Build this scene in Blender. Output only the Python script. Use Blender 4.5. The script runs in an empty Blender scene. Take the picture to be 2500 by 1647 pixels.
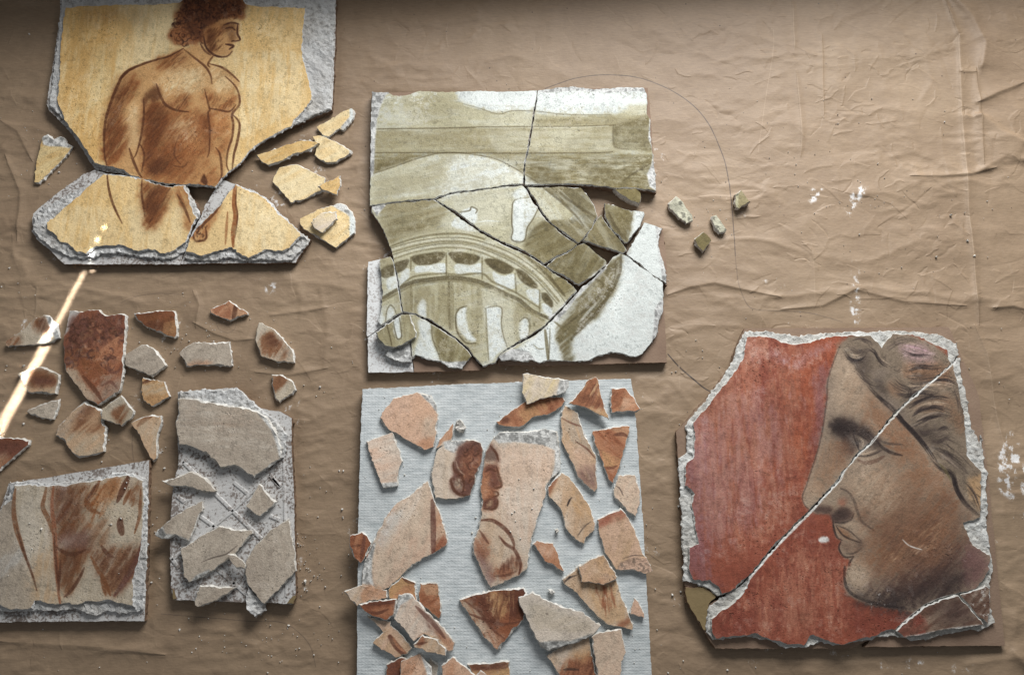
import bpy, math, random
import numpy as np
from mathutils import Vector
from mathutils.geometry import delaunay_2d_cdt

sc = bpy.context.scene
COL = sc.collection

# ------------------------------------------------------------------ camera
PITCH = math.radians(12.0)
FPX = 1800.0                      # focal length in photo pixels (2500 wide)
DIST = FPX / 2340.0               # metres from lens to paper along the axis
cam_d = bpy.data.cameras.new('camera')
cam = bpy.data.objects.new('camera', cam_d)
COL.objects.link(cam)
cam_d.sensor_width = 36.0
cam_d.sensor_fit = 'HORIZONTAL'
cam_d.lens = 36.0 * FPX / 2500.0
cam_d.clip_start = 0.01
cam_d.clip_end = 50.0
cam.location = (0, -DIST * math.sin(PITCH), DIST * math.cos(PITCH))
cam.rotation_euler = (PITCH, 0, 0)
sc.camera = cam
CAMP = np.array(cam.location)

# ------------------------------------------------------------------ world, lamps, exposure
world = bpy.data.worlds.new('World')
sc.world = world
world.use_nodes = True
bg = world.node_tree.nodes['Background']
bg.inputs['Color'].default_value = (0.95, 0.97, 1.0, 1)
bg.inputs['Strength'].default_value = 0.165

def area(name, loc, target, sx, sy, power, color, spread=180.0, rollv=None):
    d = bpy.data.lights.new(name, 'AREA')
    d.shape = 'RECTANGLE'
    d.size, d.size_y = sx, sy
    d.energy = power
    d.color = color
    d.spread = math.radians(spread)
    o = bpy.data.objects.new(name, d)
    COL.objects.link(o)
    o.location = loc
    z = (Vector(loc) - Vector(target)).normalized()
    up = Vector(rollv) if rollv else Vector((0, 0, 1))
    x = up.cross(z).normalized()
    y = z.cross(x)
    from mathutils import Matrix
    m = Matrix((x, y, z)).transposed()
    o.rotation_euler = m.to_euler()
    return o

# the window: beyond the top of the picture, a little to the right
area('window_light', (0.32, 1.02, 0.64), (0.06, 0.08, 0.0), 0.80, 0.52, 30.0, (1.0, 0.99, 0.975))
# low sun through the gap of a shutter: a thin bar of light on the left
def beam(a, b, width, power, z=0.0):
    q = ray_at(np.array([a, b]), z); s = Vector((q[1][0] - q[0][0], q[1][1] - q[0][1], 0)); c = Vector((*(q.mean(0)), z))
    d = Vector((0.22, 0.50, 1.0)).normalized()
    sp = s - d * s.dot(d)
    area('sun_gap_light', tuple(c + d * 0.30), tuple(c), sp.length, width / 2340.0, power, (1.0, 0.975, 0.94), 1.5, tuple(d.cross(s)))


sc.view_settings.view_transform = 'Standard'
sc.view_settings.look = 'None'
sc.view_settings.exposure = 0.0
sc.view_settings.gamma = 1.0
sc.view_settings.use_curve_mapping = False
sc.render.engine = 'CYCLES'
sc.cycles.use_denoising = True

# ------------------------------------------------------------------ photo pixel <-> place on the table
def ray_at(px, z):
    """points of the photograph (N,2) seen at height z -> plan coordinates (N,2)"""
    p = np.asarray(px, float).reshape(-1, 2)
    dx = (p[:, 0] - 1250.0) / FPX
    dy = -(p[:, 1] - 823.5) / FPX
    c, s = math.cos(PITCH), math.sin(PITCH)
    wy = c * dy + s
    wz = s * dy - c
    k = (z - CAMP[2]) / wz
    return np.stack([CAMP[0] + k * dx, CAMP[1] + k * wy], 1)

for a_, b_, w_, p_ in (((206, 664), (120, 826), 10, 0.0048), ((122, 822), (-45, 1130), 22, 0.024)):
    beam(a_, b_, w_, p_)
for x_, y_, w_, l_, p_ in ((253, 551, 6, 9, 0.00020), (237, 581, 6, 9, 0.00025), (221, 611, 6, 13, 0.00050), (216, 634, 6, 6, 0.00025)):
    beam((x_ + l_ * 0.25, y_ - l_ * 0.45), (x_ - l_ * 0.25, y_ + l_ * 0.45), w_, p_, 0.0145)

WIN = {'A': (0, 0, 2.376), 'B': (880, 190, 2.975), 'b': (880, 480, 2.975), 'C': (0, 700, 2.975), 'c': (0, 1100, 2.975),
       'D': (820, 890, 2.975), 'd': (820, 1120, 2.975), 'E': (1600, 770, 2.6444), 'e': (1600, 1054, 2.6444),
       'F': (1300, 0, 1.9825), 'G': (1920, 790, 4.238), 'H': (1920, 1150, 4.238), 'S': (0, 0, 1.0)}
def P(s):
    """'A 10 20 30 40 b 5 6' -> photo pixels; a letter switches the measuring window"""
    out = []; w = WIN['S']; buf = []
    for t in s.split():
        if t in WIN:
            w = WIN[t]
        else:
            buf.append(float(t))
            if len(buf) == 2:
                out.append((w[0] + buf[0] / w[2], w[1] + buf[1] / w[2])); buf = []
    return np.array(out)

# ------------------------------------------------------------------ noise helpers (numpy)
RNG = np.random.default_rng(7)
def vnoise(h, w, cy, cx, rng=RNG):
    gy, gx = int(h / cy) + 3, int(w / cx) + 3
    g = rng.random((gy, gx)).astype(np.float32)
    y = np.arange(h, dtype=np.float32) / cy; x = np.arange(w, dtype=np.float32) / cx
    iy = y.astype(int); ix = x.astype(int)
    fy = y - iy; fx = x - ix
    fy = fy * fy * (3 - 2 * fy); fx = fx * fx * (3 - 2 * fx)
    r = g[iy] * (1 - fy)[:, None] + g[iy + 1] * fy[:, None]
    return r[:, ix] * (1 - fx) + r[:, ix + 1] * fx
def fbm(h, w, cy, cx, n=4, rng=RNG):
    a = 0; t = 0
    for k in range(n):
        a = a + vnoise(h, w, max(cy / 2**k, 1), max(cx / 2**k, 1), rng) * 0.55**k; t += 0.55**k
    return a / t
def box1(a, r, ax):
    if r < 1: return a
    a = np.moveaxis(a, ax, 0)
    p = np.concatenate([np.repeat(a[:1], r + 1, 0), a, np.repeat(a[-1:], r, 0)], 0)
    c = np.cumsum(p, 0, dtype=np.float64)
    o = ((c[2 * r + 1:] - c[:-2 * r - 1]) / (2 * r + 1)).astype(np.float32)
    return np.moveaxis(o, 0, ax)
def blur(a, r):
    r = int(round(r))
    for _ in range(2):
        a = box1(box1(a, r, 0), r, 1)
    return a
def smooth(x, a, b):
    t = np.clip((x - a) / (b - a), 0, 1)
    return t * t * (3 - 2 * t)

# ------------------------------------------------------------------ the painted sheets: pigment colour in plan coordinates
X0, X1, Y0, Y1, RES = -0.63, 0.63, -0.38, 0.45, 0.0005
CW, CH = int(round((X1 - X0) / RES)), int(round((Y1 - Y0) / RES))
def to_c(plan):
    return np.stack([(plan[:, 0] - X0) / RES, (plan[:, 1] - Y0) / RES], 1)   # row 0 at the bottom

SIZ = 2200
def make_streak(lx, ly):
    return fbm(SIZ, SIZ, ly, lx, 3)
_base_streak = 0.55 * make_streak(46, 7) + 0.45 * make_streak(120, 16)
_base_streak = smooth(_base_streak, 0.26, 0.74)
_sc = {}
yy, xx = np.mgrid[0:CH, 0:CW].astype(np.float32)
def streak(deg):
    """brush streaks that run at deg (0 = along x)"""
    deg = int(round(deg / 15.0)) * 15 % 180
    if deg not in _sc:
        a = math.radians(deg)
        u = ((xx * math.cos(a) + yy * math.sin(a)).astype(int)) % SIZ
        v = ((-xx * math.sin(a) + yy * math.cos(a)).astype(int)) % SIZ
        _sc[deg] = _base_streak[v, u]
    return _sc[deg]
GRAIN = RNG.random((CH, CW)).astype(np.float32)
GRAIN = 0.6 * GRAIN + 0.4 * vnoise(CH, CW, 2.5, 2.5)
MID = smooth(fbm(CH, CW, 70, 70, 5), 0.25, 0.75)
FINE = smooth(fbm(CH, CW, 9, 9, 3), 0.2, 0.8)
DAB = smooth(fbm(CH, CW, 22, 22, 4), 0.25, 0.75)

class Sheet:
    def __init__(s, col):
        s.c = np.empty((CH, CW, 3), np.float32); s.c[:] = np.array(col, np.float32) / 255.0
        s.h = np.full((CH, CW), 0.5, np.float32)
        s.z = 0.0
    def box(s, q, m):
        x0 = max(int(q[:, 0].min() - m), 0); x1 = min(int(q[:, 0].max() + m) + 2, CW)
        y0 = max(int(q[:, 1].min() - m), 0); y1 = min(int(q[:, 1].max() + m) + 2, CH)
        return (slice(y0, y1), slice(x0, x1)) if x1 > x0 + 1 and y1 > y0 + 1 else None
    def mask(s, q, b):
        Y, X = yy[b] + 0.5, xx[b] + 0.5
        m = np.zeros(Y.shape, bool)
        n = len(q)
        for i in range(n):
            xa, ya = q[i]; xb, yb = q[(i + 1) % n]
            if ya == yb: continue
            r0 = max(int(math.floor(min(ya, yb))) - b[0].start, 0); r1 = min(int(math.ceil(max(ya, yb))) + 1 - b[0].start, Y.shape[0])
            if r1 <= r0: continue
            yr = Y[r0:r1, :1]
            c = ((ya > yr) != (yb > yr))
            xi = (xb - xa) * (yr - ya) / (yb - ya) + xa
            m[r0:r1] ^= c & (X[r0:r1] < xi)
        return m.astype(np.float32)
    def blend(s, b, a, col, rel=0.0):
        col = np.array(col, np.float32) / 255.0
        s.c[b] = s.c[b] * (1 - a[..., None]) + col * a[..., None]
        if rel: s.h[b] += a * rel
    def st(s, b, ang):
        """the brush streaks, taken each time from another stretch of them"""
        f = streak(ang); h, w = b[0].stop - b[0].start, b[1].stop - b[1].start
        y = RNG.integers(0, CH - h + 1); x = RNG.integers(0, CW - w + 1)
        t = f[y:y + h, x:x + w]
        y = RNG.integers(0, CH - h + 1); x = RNG.integers(0, CW - w + 1)
        return np.clip(t * (0.25 + 1.3 * (0.6 * MID[y:y + h, x:x + w] + 0.4 * DAB[y:y + h, x:x + w])), 0, 1)
    def speck(s, px, col, amount):
        q = to_c(ray_at(px, s.z)); b = s.box(q, 3)
        if b is None: return
        t = smooth(GRAIN[b] * 0.55 + FINE[b] * 0.45, 0.48, 0.82) * blur(s.mask(q, b), 1)
        s.blend(b, t * amount, col)
    def fill(s, px, col, alpha=1.0, feather=0.0, ang=None, k=0.5, curve=False, rag=0.0):
        px = spline(px, True) if curve else px
        q = to_c(ray_at(px, s.z))
        m = feather * 2 + rag + 3
        b = s.box(q, m)
        if b is None: return
        a = s.mask(q, b)
        if rag:
            a = blur(a, max(rag, 1)); n = FINE[b] * 0.6 + DAB[b] * 0.4
            a = smooth(a, 0.5 - 0.06 + (n - 0.5) * 0.8, 0.5 + 0.06 + (n - 0.5) * 0.8)
        elif feather:
            a = blur(a, feather)
            br = 0.30 * (s.st(b, ang if ang is not None else 60) - 0.4) + 0.45 * (FINE[b] - 0.5) + 0.5 * (GRAIN[b] - 0.5)
            a = np.clip(a + br * 4 * a * (1 - a), 0, 1)
        else:
            a = blur(a, 1)
        if ang is not None:
            t = s.st(b, ang)
            a = a * (1 - k + k * t) if not feather else np.clip(a * (1 - k + 2 * k * t), 0, 1)
        s.blend(b, a * alpha, col)
    def line(s, px, width, col, alpha=0.9, taper=0.6, soft=1.0, dry=0.35, curve=True):
        px = spline(px, False) if curve and len(px) > 2 else np.asarray(px)
        q = to_c(ray_at(px, s.z))
        w = width * 0.5 * (1 / 2340.0) / RES * 1.0
        b = s.box(q, w + soft * 2 + 2)
        if b is None: return
        Y, X = yy[b], xx[b]
        best = np.full(Y.shape, 1e9, np.float32)
        n = len(q) - 1
        L = np.concatenate([[0], np.cumsum(np.hypot(*(q[1:] - q[:-1]).T))]); L = L / max(L[-1], 1e-6)
        for i in range(n):
            ax, ay = q[i]; bx, by = q[i + 1]
            dx, dy = bx - ax, by - ay
            t = np.clip(((X - ax) * dx + (Y - ay) * dy) / (dx * dx + dy * dy + 1e-9), 0, 1)
            d = np.hypot(X - ax - t * dx, Y - ay - t * dy)
            u = L[i] + (L[i + 1] - L[i]) * t
            ww = w * (1 - taper * np.abs(2 * u - 1) ** 2.2)
            best = np.minimum(best, d - ww)
        a = smooth(-best, -soft, soft) * alpha
        a = a * (1 - dry + dry * 1.5 * FINE[b]).clip(0, 1)
        s.blend(b, a, col)
    def hatch(s, px, col, alpha, deg, n, length, width, curve=0.0, seed=1):
        """n short brush strokes inside a region; length, width in photo pixels"""
        r = random.Random(seed * 977 + n)
        px = np.asarray(px)
        x0, y0 = px.min(0); x1, y1 = px.max(0)
        k = 0; tries = 0
        while k < n and tries < n * 30:
            tries += 1
            x, y = r.uniform(x0, x1), r.uniform(y0, y1)
            if not inside(np.array([[x, y]]), px)[0]: continue
            k += 1
            a = math.radians(deg + r.gauss(0, 9)); l = length * r.uniform(0.5, 1.2) / 2
            dx, dy = math.cos(a) * l, -math.sin(a) * l
            bx, by = -dy * curve, dx * curve
            s.line(np.array([(x - dx, y - dy), (x + bx, y + by), (x + dx, y + dy)]), width * r.uniform(0.6, 1.3), col, alpha * r.uniform(0.4, 1.0), 0.9, 1.0, 0.5)
    def curls(s, px, cols, alpha, n, rad, width, seed=1):
        r = random.Random(seed * 131 + 5)
        px = np.asarray(px); x0, y0 = px.min(0); x1, y1 = px.max(0)
        k = 0; tries = 0
        while k < n and tries < n * 30:
            tries += 1
            x, y = r.uniform(x0, x1), r.uniform(y0, y1)
            if not inside(np.array([[x, y]]), px)[0]: continue
            k += 1
            a0 = r.uniform(0, 6.28); sw = r.uniform(1.6, 4.2); R = rad * r.uniform(0.5, 1.2)
            pts = [(x + R * (1 - 0.12 * i) * math.cos(a0 + sw * i / 5), y + R * (1 - 0.12 * i) * math.sin(a0 + sw * i / 5)) for i in range(6)]
            s.line(np.array(pts), width * r.uniform(0.6, 1.3), r.choice(cols), alpha * r.uniform(0.5, 1.0), 0.8, 1.0, 0.4, curve=False)
    def strands(s, px, col, alpha, n, spread, width, seed=1):
        """a lock of hair: n thin strokes that follow one curve"""
        r = random.Random(seed * 313 + n)
        q = spline(px, False, 5); d = np.gradient(q, axis=0); nr_ = np.stack([-d[:, 1], d[:, 0]], 1) / (np.hypot(d[:, 0], d[:, 1])[:, None] + 1e-6)
        m = len(q)
        for k in range(n):
            a = r.randint(0, max(m // 3, 1)); b_ = r.randint(2 * m // 3, m)
            o = r.gauss(0, 0.33) * spread; w0 = r.uniform(-0.3, 0.3) * spread
            t = np.linspace(-1, 1, m)
            pts = (q + nr_ * (o + w0 * t)[:, None])[a:b_:2]
            if len(pts) < 3: continue
            f = r.uniform(0.75, 1.25)
            s.line(pts, width * r.uniform(0.5, 1.4), tuple(min(255, c_ * f) for c_ in col), alpha * r.uniform(0.4, 1.0), 0.8, 1.0, 0.55, curve=False)
    def rough(s, px, col=(214, 214, 208), feather=0.0, amp=0.5):
        """bare broken plaster: mottled, gritty"""
        q = to_c(ray_at(px, s.z)); b = s.box(q, 4)
        if b is None: return
        a = blur(s.mask(q, b), 1)
        s.blend(b, a, col)
        s.grit(b, a, amp)
    def grit(s, b, a, amp=0.5):
        n = FINE[b]
        s.c[b] *= (1 - a * amp * 0.34 * smooth(n, 0.55, 0.9) - a * 0.12 * (1 - DAB[b]))[..., None]
        s.h[b] += a * amp * (DAB[b] * 0.7 + FINE[b] * 0.5 - 0.6)
    def dust(s, px, amount=0.8, col=(232, 234, 232)):
        q = to_c(ray_at(px, s.z)); b = s.box(q, 24)
        if b is None: return
        a = blur(s.mask(q, b), 8)
        t = smooth(FINE[b] * 0.55 + GRAIN[b] * 0.45, 0.78 - 0.5 * amount * a, 0.95 - 0.45 * amount * a) * smooth(a, 0.05, 0.4)
        s.blend(b, np.clip(t, 0, 1) * min(1, amount + 0.2), col)
    def finish(s, grain=0.065, pores=True):
        # worn, chalky skin: pigment thins out in specks and patches
        wear = smooth(FINE * 0.5 + GRAIN * 0.35 + (1 - DAB) * 0.25, 0.62, 0.92) * (0.04 + 0.13 * smooth(MID, 0.45, 0.8))
        s.c += (np.array((0.86, 0.84, 0.80), np.float32) - s.c) * wear[..., None]
        s.c *= (1 - 0.14 * smooth(1 - FINE * 0.6 - GRAIN * 0.4, 0.62, 0.9))[..., None]
        s.h += 0.3 * wear
        s.c *= (1 + grain * (GRAIN - 0.5) * 2)[..., None]
        s.c *= (0.965 + 0.07 * MID)[..., None]
        if pores:
            p = smooth(vnoise(CH, CW, 2.2, 2.2, np.random.default_rng(3)) * 0.75 + MID * 0.25, 0.86, 0.94)
            s.c *= (1 - 0.28 * p)[..., None]
            s.h -= 0.35 * p
        s.h += 0.10 * (GRAIN - 0.5)
        np.clip(s.c, 0, 1, out=s.c); np.clip(s.h, 0, 1, out=s.h)
    def image(s, name):
        im = bpy.data.images.new(name, CW, CH, alpha=True, float_buffer=False)
        im.alpha_mode = 'CHANNEL_PACKED'
        px = np.concatenate([s.c, s.h[..., None]], 2).astype(np.float32)
        im.pixels.foreach_set(px.ravel()); im.update(); im.pack()
        return im

def spline(p, closed, n=7):
    p = np.asarray(p, float); N = len(p)
    out = []
    rng = range(N) if closed else range(N - 1)
    for i in rng:
        if closed:
            a, b, c, d = p[(i - 1) % N], p[i], p[(i + 1) % N], p[(i + 2) % N]
        else:
            a, b, c, d = p[max(i - 1, 0)], p[i], p[i + 1], p[min(i + 2, N - 1)]
        for k in range(n):
            t = k / n
            out.append(0.5 * ((2 * b) + (-a + c) * t + (2 * a - 5 * b + 4 * c - d) * t * t + (-a + 3 * b - 3 * c + d) * t**3))
    if not closed: out.append(p[-1])
    return np.array(out)

def inside(pts, poly):
    x, y = pts[:, 0], pts[:, 1]; n = len(poly)
    m = np.zeros(len(pts), bool)
    for i in range(n):
        xa, ya = poly[i]; xb, yb = poly[(i + 1) % n]
        if ya == yb: continue
        c = ((ya > y) != (yb > y)) & (x < (xb - xa) * (y - ya) / (yb - ya) + xa)
        m ^= c
    return m

# ------------------------------------------------------------------ materials
def nodes_of(name, rough=0.85):
    m = bpy.data.materials.new(name); m.use_nodes = True
    nt = m.node_tree; b = nt.nodes['Principled BSDF']
    b.inputs['Roughness'].default_value = rough
    b.inputs['Specular IOR Level'].default_value = 0.25
    return m, nt, b
def nd(nt, t, **kw):
    n = nt.nodes.new(t)
    for k, v in kw.items():
        if k.startswith('i_'):
            n.inputs[k[2:].replace('_', ' ')].default_value = v
        else: setattr(n, k, v)
    return n
def lin(c):
    c = np.array(c, float) / 255.0
    return tuple(np.where(c <= 0.04045, c / 12.92, ((c + 0.055) / 1.055) ** 2.4)) + (1.0,)
def noise(nt, scale, detail=4, rough=0.6, vec=None):
    n = nd(nt, 'ShaderNodeTexNoise'); n.inputs['Scale'].default_value = scale
    n.inputs['Detail'].default_value = detail; n.inputs['Roughness'].default_value = rough
    if vec is not None: nt.links.new(vec, n.inputs['Vector'])
    return n
def ramp(nt, src, stops):
    r = nd(nt, 'ShaderNodeValToRGB')
    e = r.color_ramp.elements
    while len(e) < len(stops): e.new(0.5)
    for k, (p, c) in enumerate(stops):
        e[k].position = p; e[k].color = c
    nt.links.new(src, r.inputs['Fac'])
    return r
def mix(nt, a, b, fac, mode='MIX'):
    m = nd(nt, 'ShaderNodeMix', data_type='RGBA', blend_type=mode)
    for sock, v in (('A', a), ('B', b)):
        i = [x for x in m.inputs if x.name == sock and x.type == 'RGBA'][0]
        if hasattr(v, 'links'): nt.links.new(v, i)
        else: i.default_value = v
    if hasattr(fac, 'links'): nt.links.new(fac, m.inputs[0])
    else: m.inputs[0].default_value = fac
    return [x for x in m.outputs if x.type == 'RGBA'][0]
def wpos(nt):
    return nd(nt, 'ShaderNodeNewGeometry').outputs['Position']
def bump(nt, b, h, strength, dist, prev=None):
    n = nd(nt, 'ShaderNodeBump'); n.inputs['Strength'].default_value = strength; n.inputs['Distance'].default_value = dist
    nt.links.new(h, n.inputs['Height'])
    if prev is not None: nt.links.new(prev, n.inputs['Normal'])
    nt.links.new(n.outputs['Normal'], b.inputs['Normal'])
    return n.outputs['Normal']

def mat_plaster(name, c1, c2, c3, bumpd=0.0016):
    m, nt, b = nodes_of(name, 0.95)
    p = wpos(nt)
    n1 = noise(nt, 260, 5, 0.65, p); n2 = noise(nt, 45, 4, 0.6, p); n3 = noise(nt, 900, 2, 0.5, p)
    r1 = ramp(nt, n1.outputs['Fac'], [(0.35, lin(c2)), (0.52, lin(c1)), (0.75, lin(c1))])
    r2 = ramp(nt, n2.outputs['Fac'], [(0.45, (0, 0, 0, 1)), (0.7, (1, 1, 1, 1))])
    n5 = noise(nt, 16, 5, 0.7, p)
    r5 = ramp(nt, n5.outputs['Fac'], [(0.35, (0.80, 0.77, 0.73, 1)), (0.55, (1, 1, 1, 1)), (0.75, (1.04, 1.04, 1.04, 1))])
    nt.links.new(mix(nt, mix(nt, r1.outputs['Color'], lin(c3), r2.outputs['Color']), r5.outputs['Color'], 1.0, 'MULTIPLY'), b.inputs['Base Color'])
    q = bump(nt, b, n1.outputs['Fac'], 0.9, bumpd)
    bump(nt, b, n3.outputs['Fac'], 0.5, bumpd * 0.35, q)
    return m
M_PLASTER = mat_plaster('plaster_broken', (222, 220, 214), (168, 164, 158), (198, 196, 190))
M_BED = mat_plaster('plaster_bed', (206, 207, 206), (156, 154, 151), (186, 186, 185), 0.0015)
M_BEDW = mat_plaster('plaster_bed_white', (206, 207, 204), (160, 158, 153), (188, 188, 184), 0.0014)

def mat_tile(name, c1, c2, dustc, lo, hi):
    m, nt, b = nodes_of(name, 0.8)
    p = wpos(nt)
    n1 = noise(nt, 30, 5, 0.6, p); n2 = noise(nt, 14, 5, 0.7, p); n3 = noise(nt, 420, 3, 0.6, p); n4 = noise(nt, 140, 4, 0.7, p)
    base = ramp(nt, n1.outputs['Fac'], [(0.3, lin(c1)), (0.7, lin(c2))])
    add = nd(nt, 'ShaderNodeMath', operation='MULTIPLY_ADD'); add.inputs[1].default_value = 0.55
    n2m = nd(nt, 'ShaderNodeMath', operation='MULTIPLY_ADD'); n2m.inputs[1].default_value = 0.55; n2m.inputs[2].default_value = 0.14
    nt.links.new(n2.outputs['Fac'], n2m.inputs[0])
    nt.links.new(n4.outputs['Fac'], add.inputs[0]); nt.links.new(n2m.outputs[0], add.inputs[2])
    ad2 = nd(nt, 'ShaderNodeMath', operation='MULTIPLY_ADD'); ad2.inputs[1].default_value = 0.62
    nt.links.new(n3.outputs['Fac'], ad2.inputs[0]); nt.links.new(add.outputs[0], ad2.inputs[2])
    d = ramp(nt, ad2.outputs[0], [(lo, (0, 0, 0, 1)), (hi, (1, 1, 1, 1))])
    nt.links.new(mix(nt, base.outputs['Color'], lin(dustc), d.outputs['Color']), b.inputs['Base Color'])
    bump(nt, b, ad2.outputs[0], 0.5, 0.0008)
    return m
M_TILE = mat_tile('tile_back_dusty', (118, 108, 102), (136, 127, 121), (200, 199, 197), 0.90, 1.48)
M_TILEB = mat_tile('tile_back_brown', (130, 108, 92), (146, 124, 106), (222, 222, 220), 1.0, 1.22)
M_TILEG = mat_tile('tile_back_pale', (176, 172, 170), (192, 190, 188), (222, 224, 224), 0.95, 1.2)
M_TILEO = mat_tile('tile_olive', (124, 108, 76), (140, 122, 90), (170, 168, 160), 1.0, 1.3)
M_TSIDE = mat_tile('tile_edge', (96, 76, 60), (120, 98, 80), (190, 184, 176), 1.0, 1.25)

def mat_paint(name, im):
    m, nt, b = nodes_of(name, 0.8)
    t = nd(nt, 'ShaderNodeTexImage', image=im, interpolation='Linear', extension='EXTEND')
    p = wpos(nt)
    n1 = noise(nt, 700, 3, 0.6, p); n2 = noise(nt, 60, 4, 0.6, p)
    g = ramp(nt, n1.outputs['Fac'], [(0.3, (0.84, 0.84, 0.84, 1)), (0.62, (1.05, 1.05, 1.05, 1))])
    nt.links.new(mix(nt, t.outputs['Color'], g.outputs['Color'], 1.0, 'MULTIPLY'), b.inputs['Base Color'])
    q = bump(nt, b, t.outputs['Alpha'], 0.7, 0.0012)
    q = bump(nt, b, n2.outputs['Fac'], 0.5, 0.002, q)
    bump(nt, b, n1.outputs['Fac'], 0.45, 0.0006, q)
    return m

# ------------------------------------------------------------------ meshes
ORIGIN_UV = np.array([X0, Y0]); SPAN_UV = np.array([X1 - X0, Y1 - Y0])
def n2d(x, y, sc_, seed):
    """cheap smooth 2-D noise for vertex heights, -1..1"""
    r = random.Random(seed); v = 0
    for k in range(5):
        a = r.uniform(0, 6.28); f = sc_ * (0.7 + 0.45 * k)
        v = v + np.sin((x * math.cos(a) + y * math.sin(a)) * f + r.uniform(0, 6.28)) / (1 + 0.5 * k)
    return v / 2.6
def resample(w, seg, jag, rng):
    out = []; N = len(w)
    area2 = sum(w[i][0] * w[(i + 1) % N][1] - w[(i + 1) % N][0] * w[i][1] for i in range(N))
    if area2 < 0: w = w[::-1]
    for i in range(N):
        a, b = w[i], w[(i + 1) % N]; d = b - a; L = np.hypot(*d)
        if L < 1e-6: continue
        n = max(1, int(round(L / seg))); nx = np.array([d[1], -d[0]]) / L
        coarse = rng.normal(0, 1, n // 4 + 3)
        for k in range(n):
            t = k / n
            ci = k / 4; c0 = int(ci); cf = ci - c0
            o = (coarse[c0] * (1 - cf) + coarse[c0 + 1] * cf) * 0.55 + rng.normal(0, 0.5)
            o *= min(1.0, L / 0.012) * (0.4 if k == 0 else 1.0)
            out.append(a + d * t + nx * np.clip(o, -1.8, 1.8) * jag)
    return np.array(out)
def normals(q):
    d = np.roll(q, -1, 0) - np.roll(q, 1, 0)
    l = np.hypot(d[:, 0], d[:, 1]) + 1e-9
    return np.stack([d[:, 1], -d[:, 0]], 1) / l[:, None]      # outward for counter-clockwise
_seed = [100]
def slab(name, px, z0, z1, top, side, seg=0.0025, jag=0.0005, rim=0.0011, grid=0.006, und=0.0003, tilt=(0, 0), undf=60.0, origin=None, ztrace=None, flare=0.0006, chip=1.0):
    """a broken plate: painted face, chipped rim, ragged sides. px = outline of its face in the photograph"""
    _seed[0] += 1
    rng = np.random.default_rng(_seed[0])
    w = ray_at(px, ztrace if ztrace is not None else z1)
    q = resample(w, seg, jag, rng)
    n = len(q); nr = normals(q)
    k = rng.random(n); k = (k + np.roll(k, 1) + np.roll(k, -1)) / 3
    rw = rim * (0.12 + 1.5 * k ** 2.0)
    inner = q - nr * rw[:, None]
    mid = q + nr * (rng.normal(0, 1, n) * flare)[:, None]
    bot = q - nr * (0.0003 + np.abs(rng.normal(0, 1, n)) * flare)[:, None]
    cx, cy = q.mean(0)
    def zt(p, z): return z + tilt[0] * (p[:, 0] - cx) + tilt[1] * (p[:, 1] - cy)
    T = z1 - z0
    # interior points
    x0, y0 = inner.min(0); x1, y1 = inner.max(0)
    gx, gy = np.meshgrid(np.arange(x0, x1, grid), np.arange(y0, y1, grid))
    g = np.stack([gx.ravel(), gy.ravel()], 1)
    if len(g): g = g + rng.uniform(-0.3, 0.3, g.shape) * grid
    if len(g): g = g[inside(g, inner - nr * grid * 0.45)]
    pts = [Vector((float(a), float(b))) for a, b in np.concatenate([inner, g])]
    ed = [(i, (i + 1) % n) for i in range(n)]
    vo, eo, fo, ov, oe, of_ = delaunay_2d_cdt(pts, ed, [], 1, 1e-7)
    V2 = np.array([(v[0], v[1]) for v in vo])
    back = {}
    for i, o in enumerate(ov):
        for j in o:
            back[j] = i
    zv = zt(V2, z1) + und * n2d(V2[:, 0], V2[:, 1], undf, _seed[0])
    if und > 0.0006: zv = zv + und * 0.6 * rng.normal(0, 0.6, len(zv))
    verts = [np.column_stack([V2, zv])]
    nv = len(V2)
    inner_ids = [back.get(i, 0) for i in range(n)]
    zi = zv[inner_ids]
    dz = np.clip(T * (0.06 + 0.34 * k) * chip, 0.0002, T * 0.5)
    verts.append(np.column_stack([V2[inner_ids], zi]))
    verts.append(np.column_stack([q, zi - dz]))
    verts.append(np.column_stack([mid, zi - T * (0.45 + 0.2 * rng.random(n))]))
    verts.append(np.column_stack([bot, zt(q, z0)]))
    verts = np.concatenate(verts)
    faces = [tuple(f) for f in fo]; nf_top = len(faces)
    for i in range(n):
        j = (i + 1) % n
        r, a, b, c = nv, nv + n, nv + 2 * n, nv + 3 * n
        faces.append((a + i, a + j, r + j, r + i))
        faces.append((b + i, b + j, a + j, a + i))
        faces.append((c + i, c + j, b + j, b + i))
    faces.append(tuple(nv + 3 * n + i for i in reversed(range(n))))
    if origin is None: origin = (cx, cy, z0)
    me = bpy.data.meshes.new(name)
    me.from_pydata((verts - np.array(origin)).tolist(), [], faces)
    me.materials.append(top); me.materials.append(side)
    mi = np.ones(len(faces), np.int32); mi[:nf_top] = 0
    sm = np.zeros(len(faces), bool); sm[:nf_top] = und < 0.0009
    me.polygons.foreach_set('material_index', mi); me.polygons.foreach_set('use_smooth', sm)
    uv = me.uv_layers.new(name='plan')
    li = np.empty(len(me.loops), np.int32); me.loops.foreach_get('vertex_index', li)
    uv.data.foreach_set('uv', ((verts[li, :2] - ORIGIN_UV) / SPAN_UV).astype(np.float32).ravel())
    me.update()
    o = bpy.data.objects.new(name, me); COL.objects.link(o)
    o.location = origin
    FOOT.append(q)
    return o
FOOT = []
def tag(o, label=None, cat=None, group=None, kind=None):
    if label: o['label'] = label
    if cat: o['category'] = cat
    if group: o['group'] = group
    if kind: o['kind'] = kind
    return o
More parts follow.
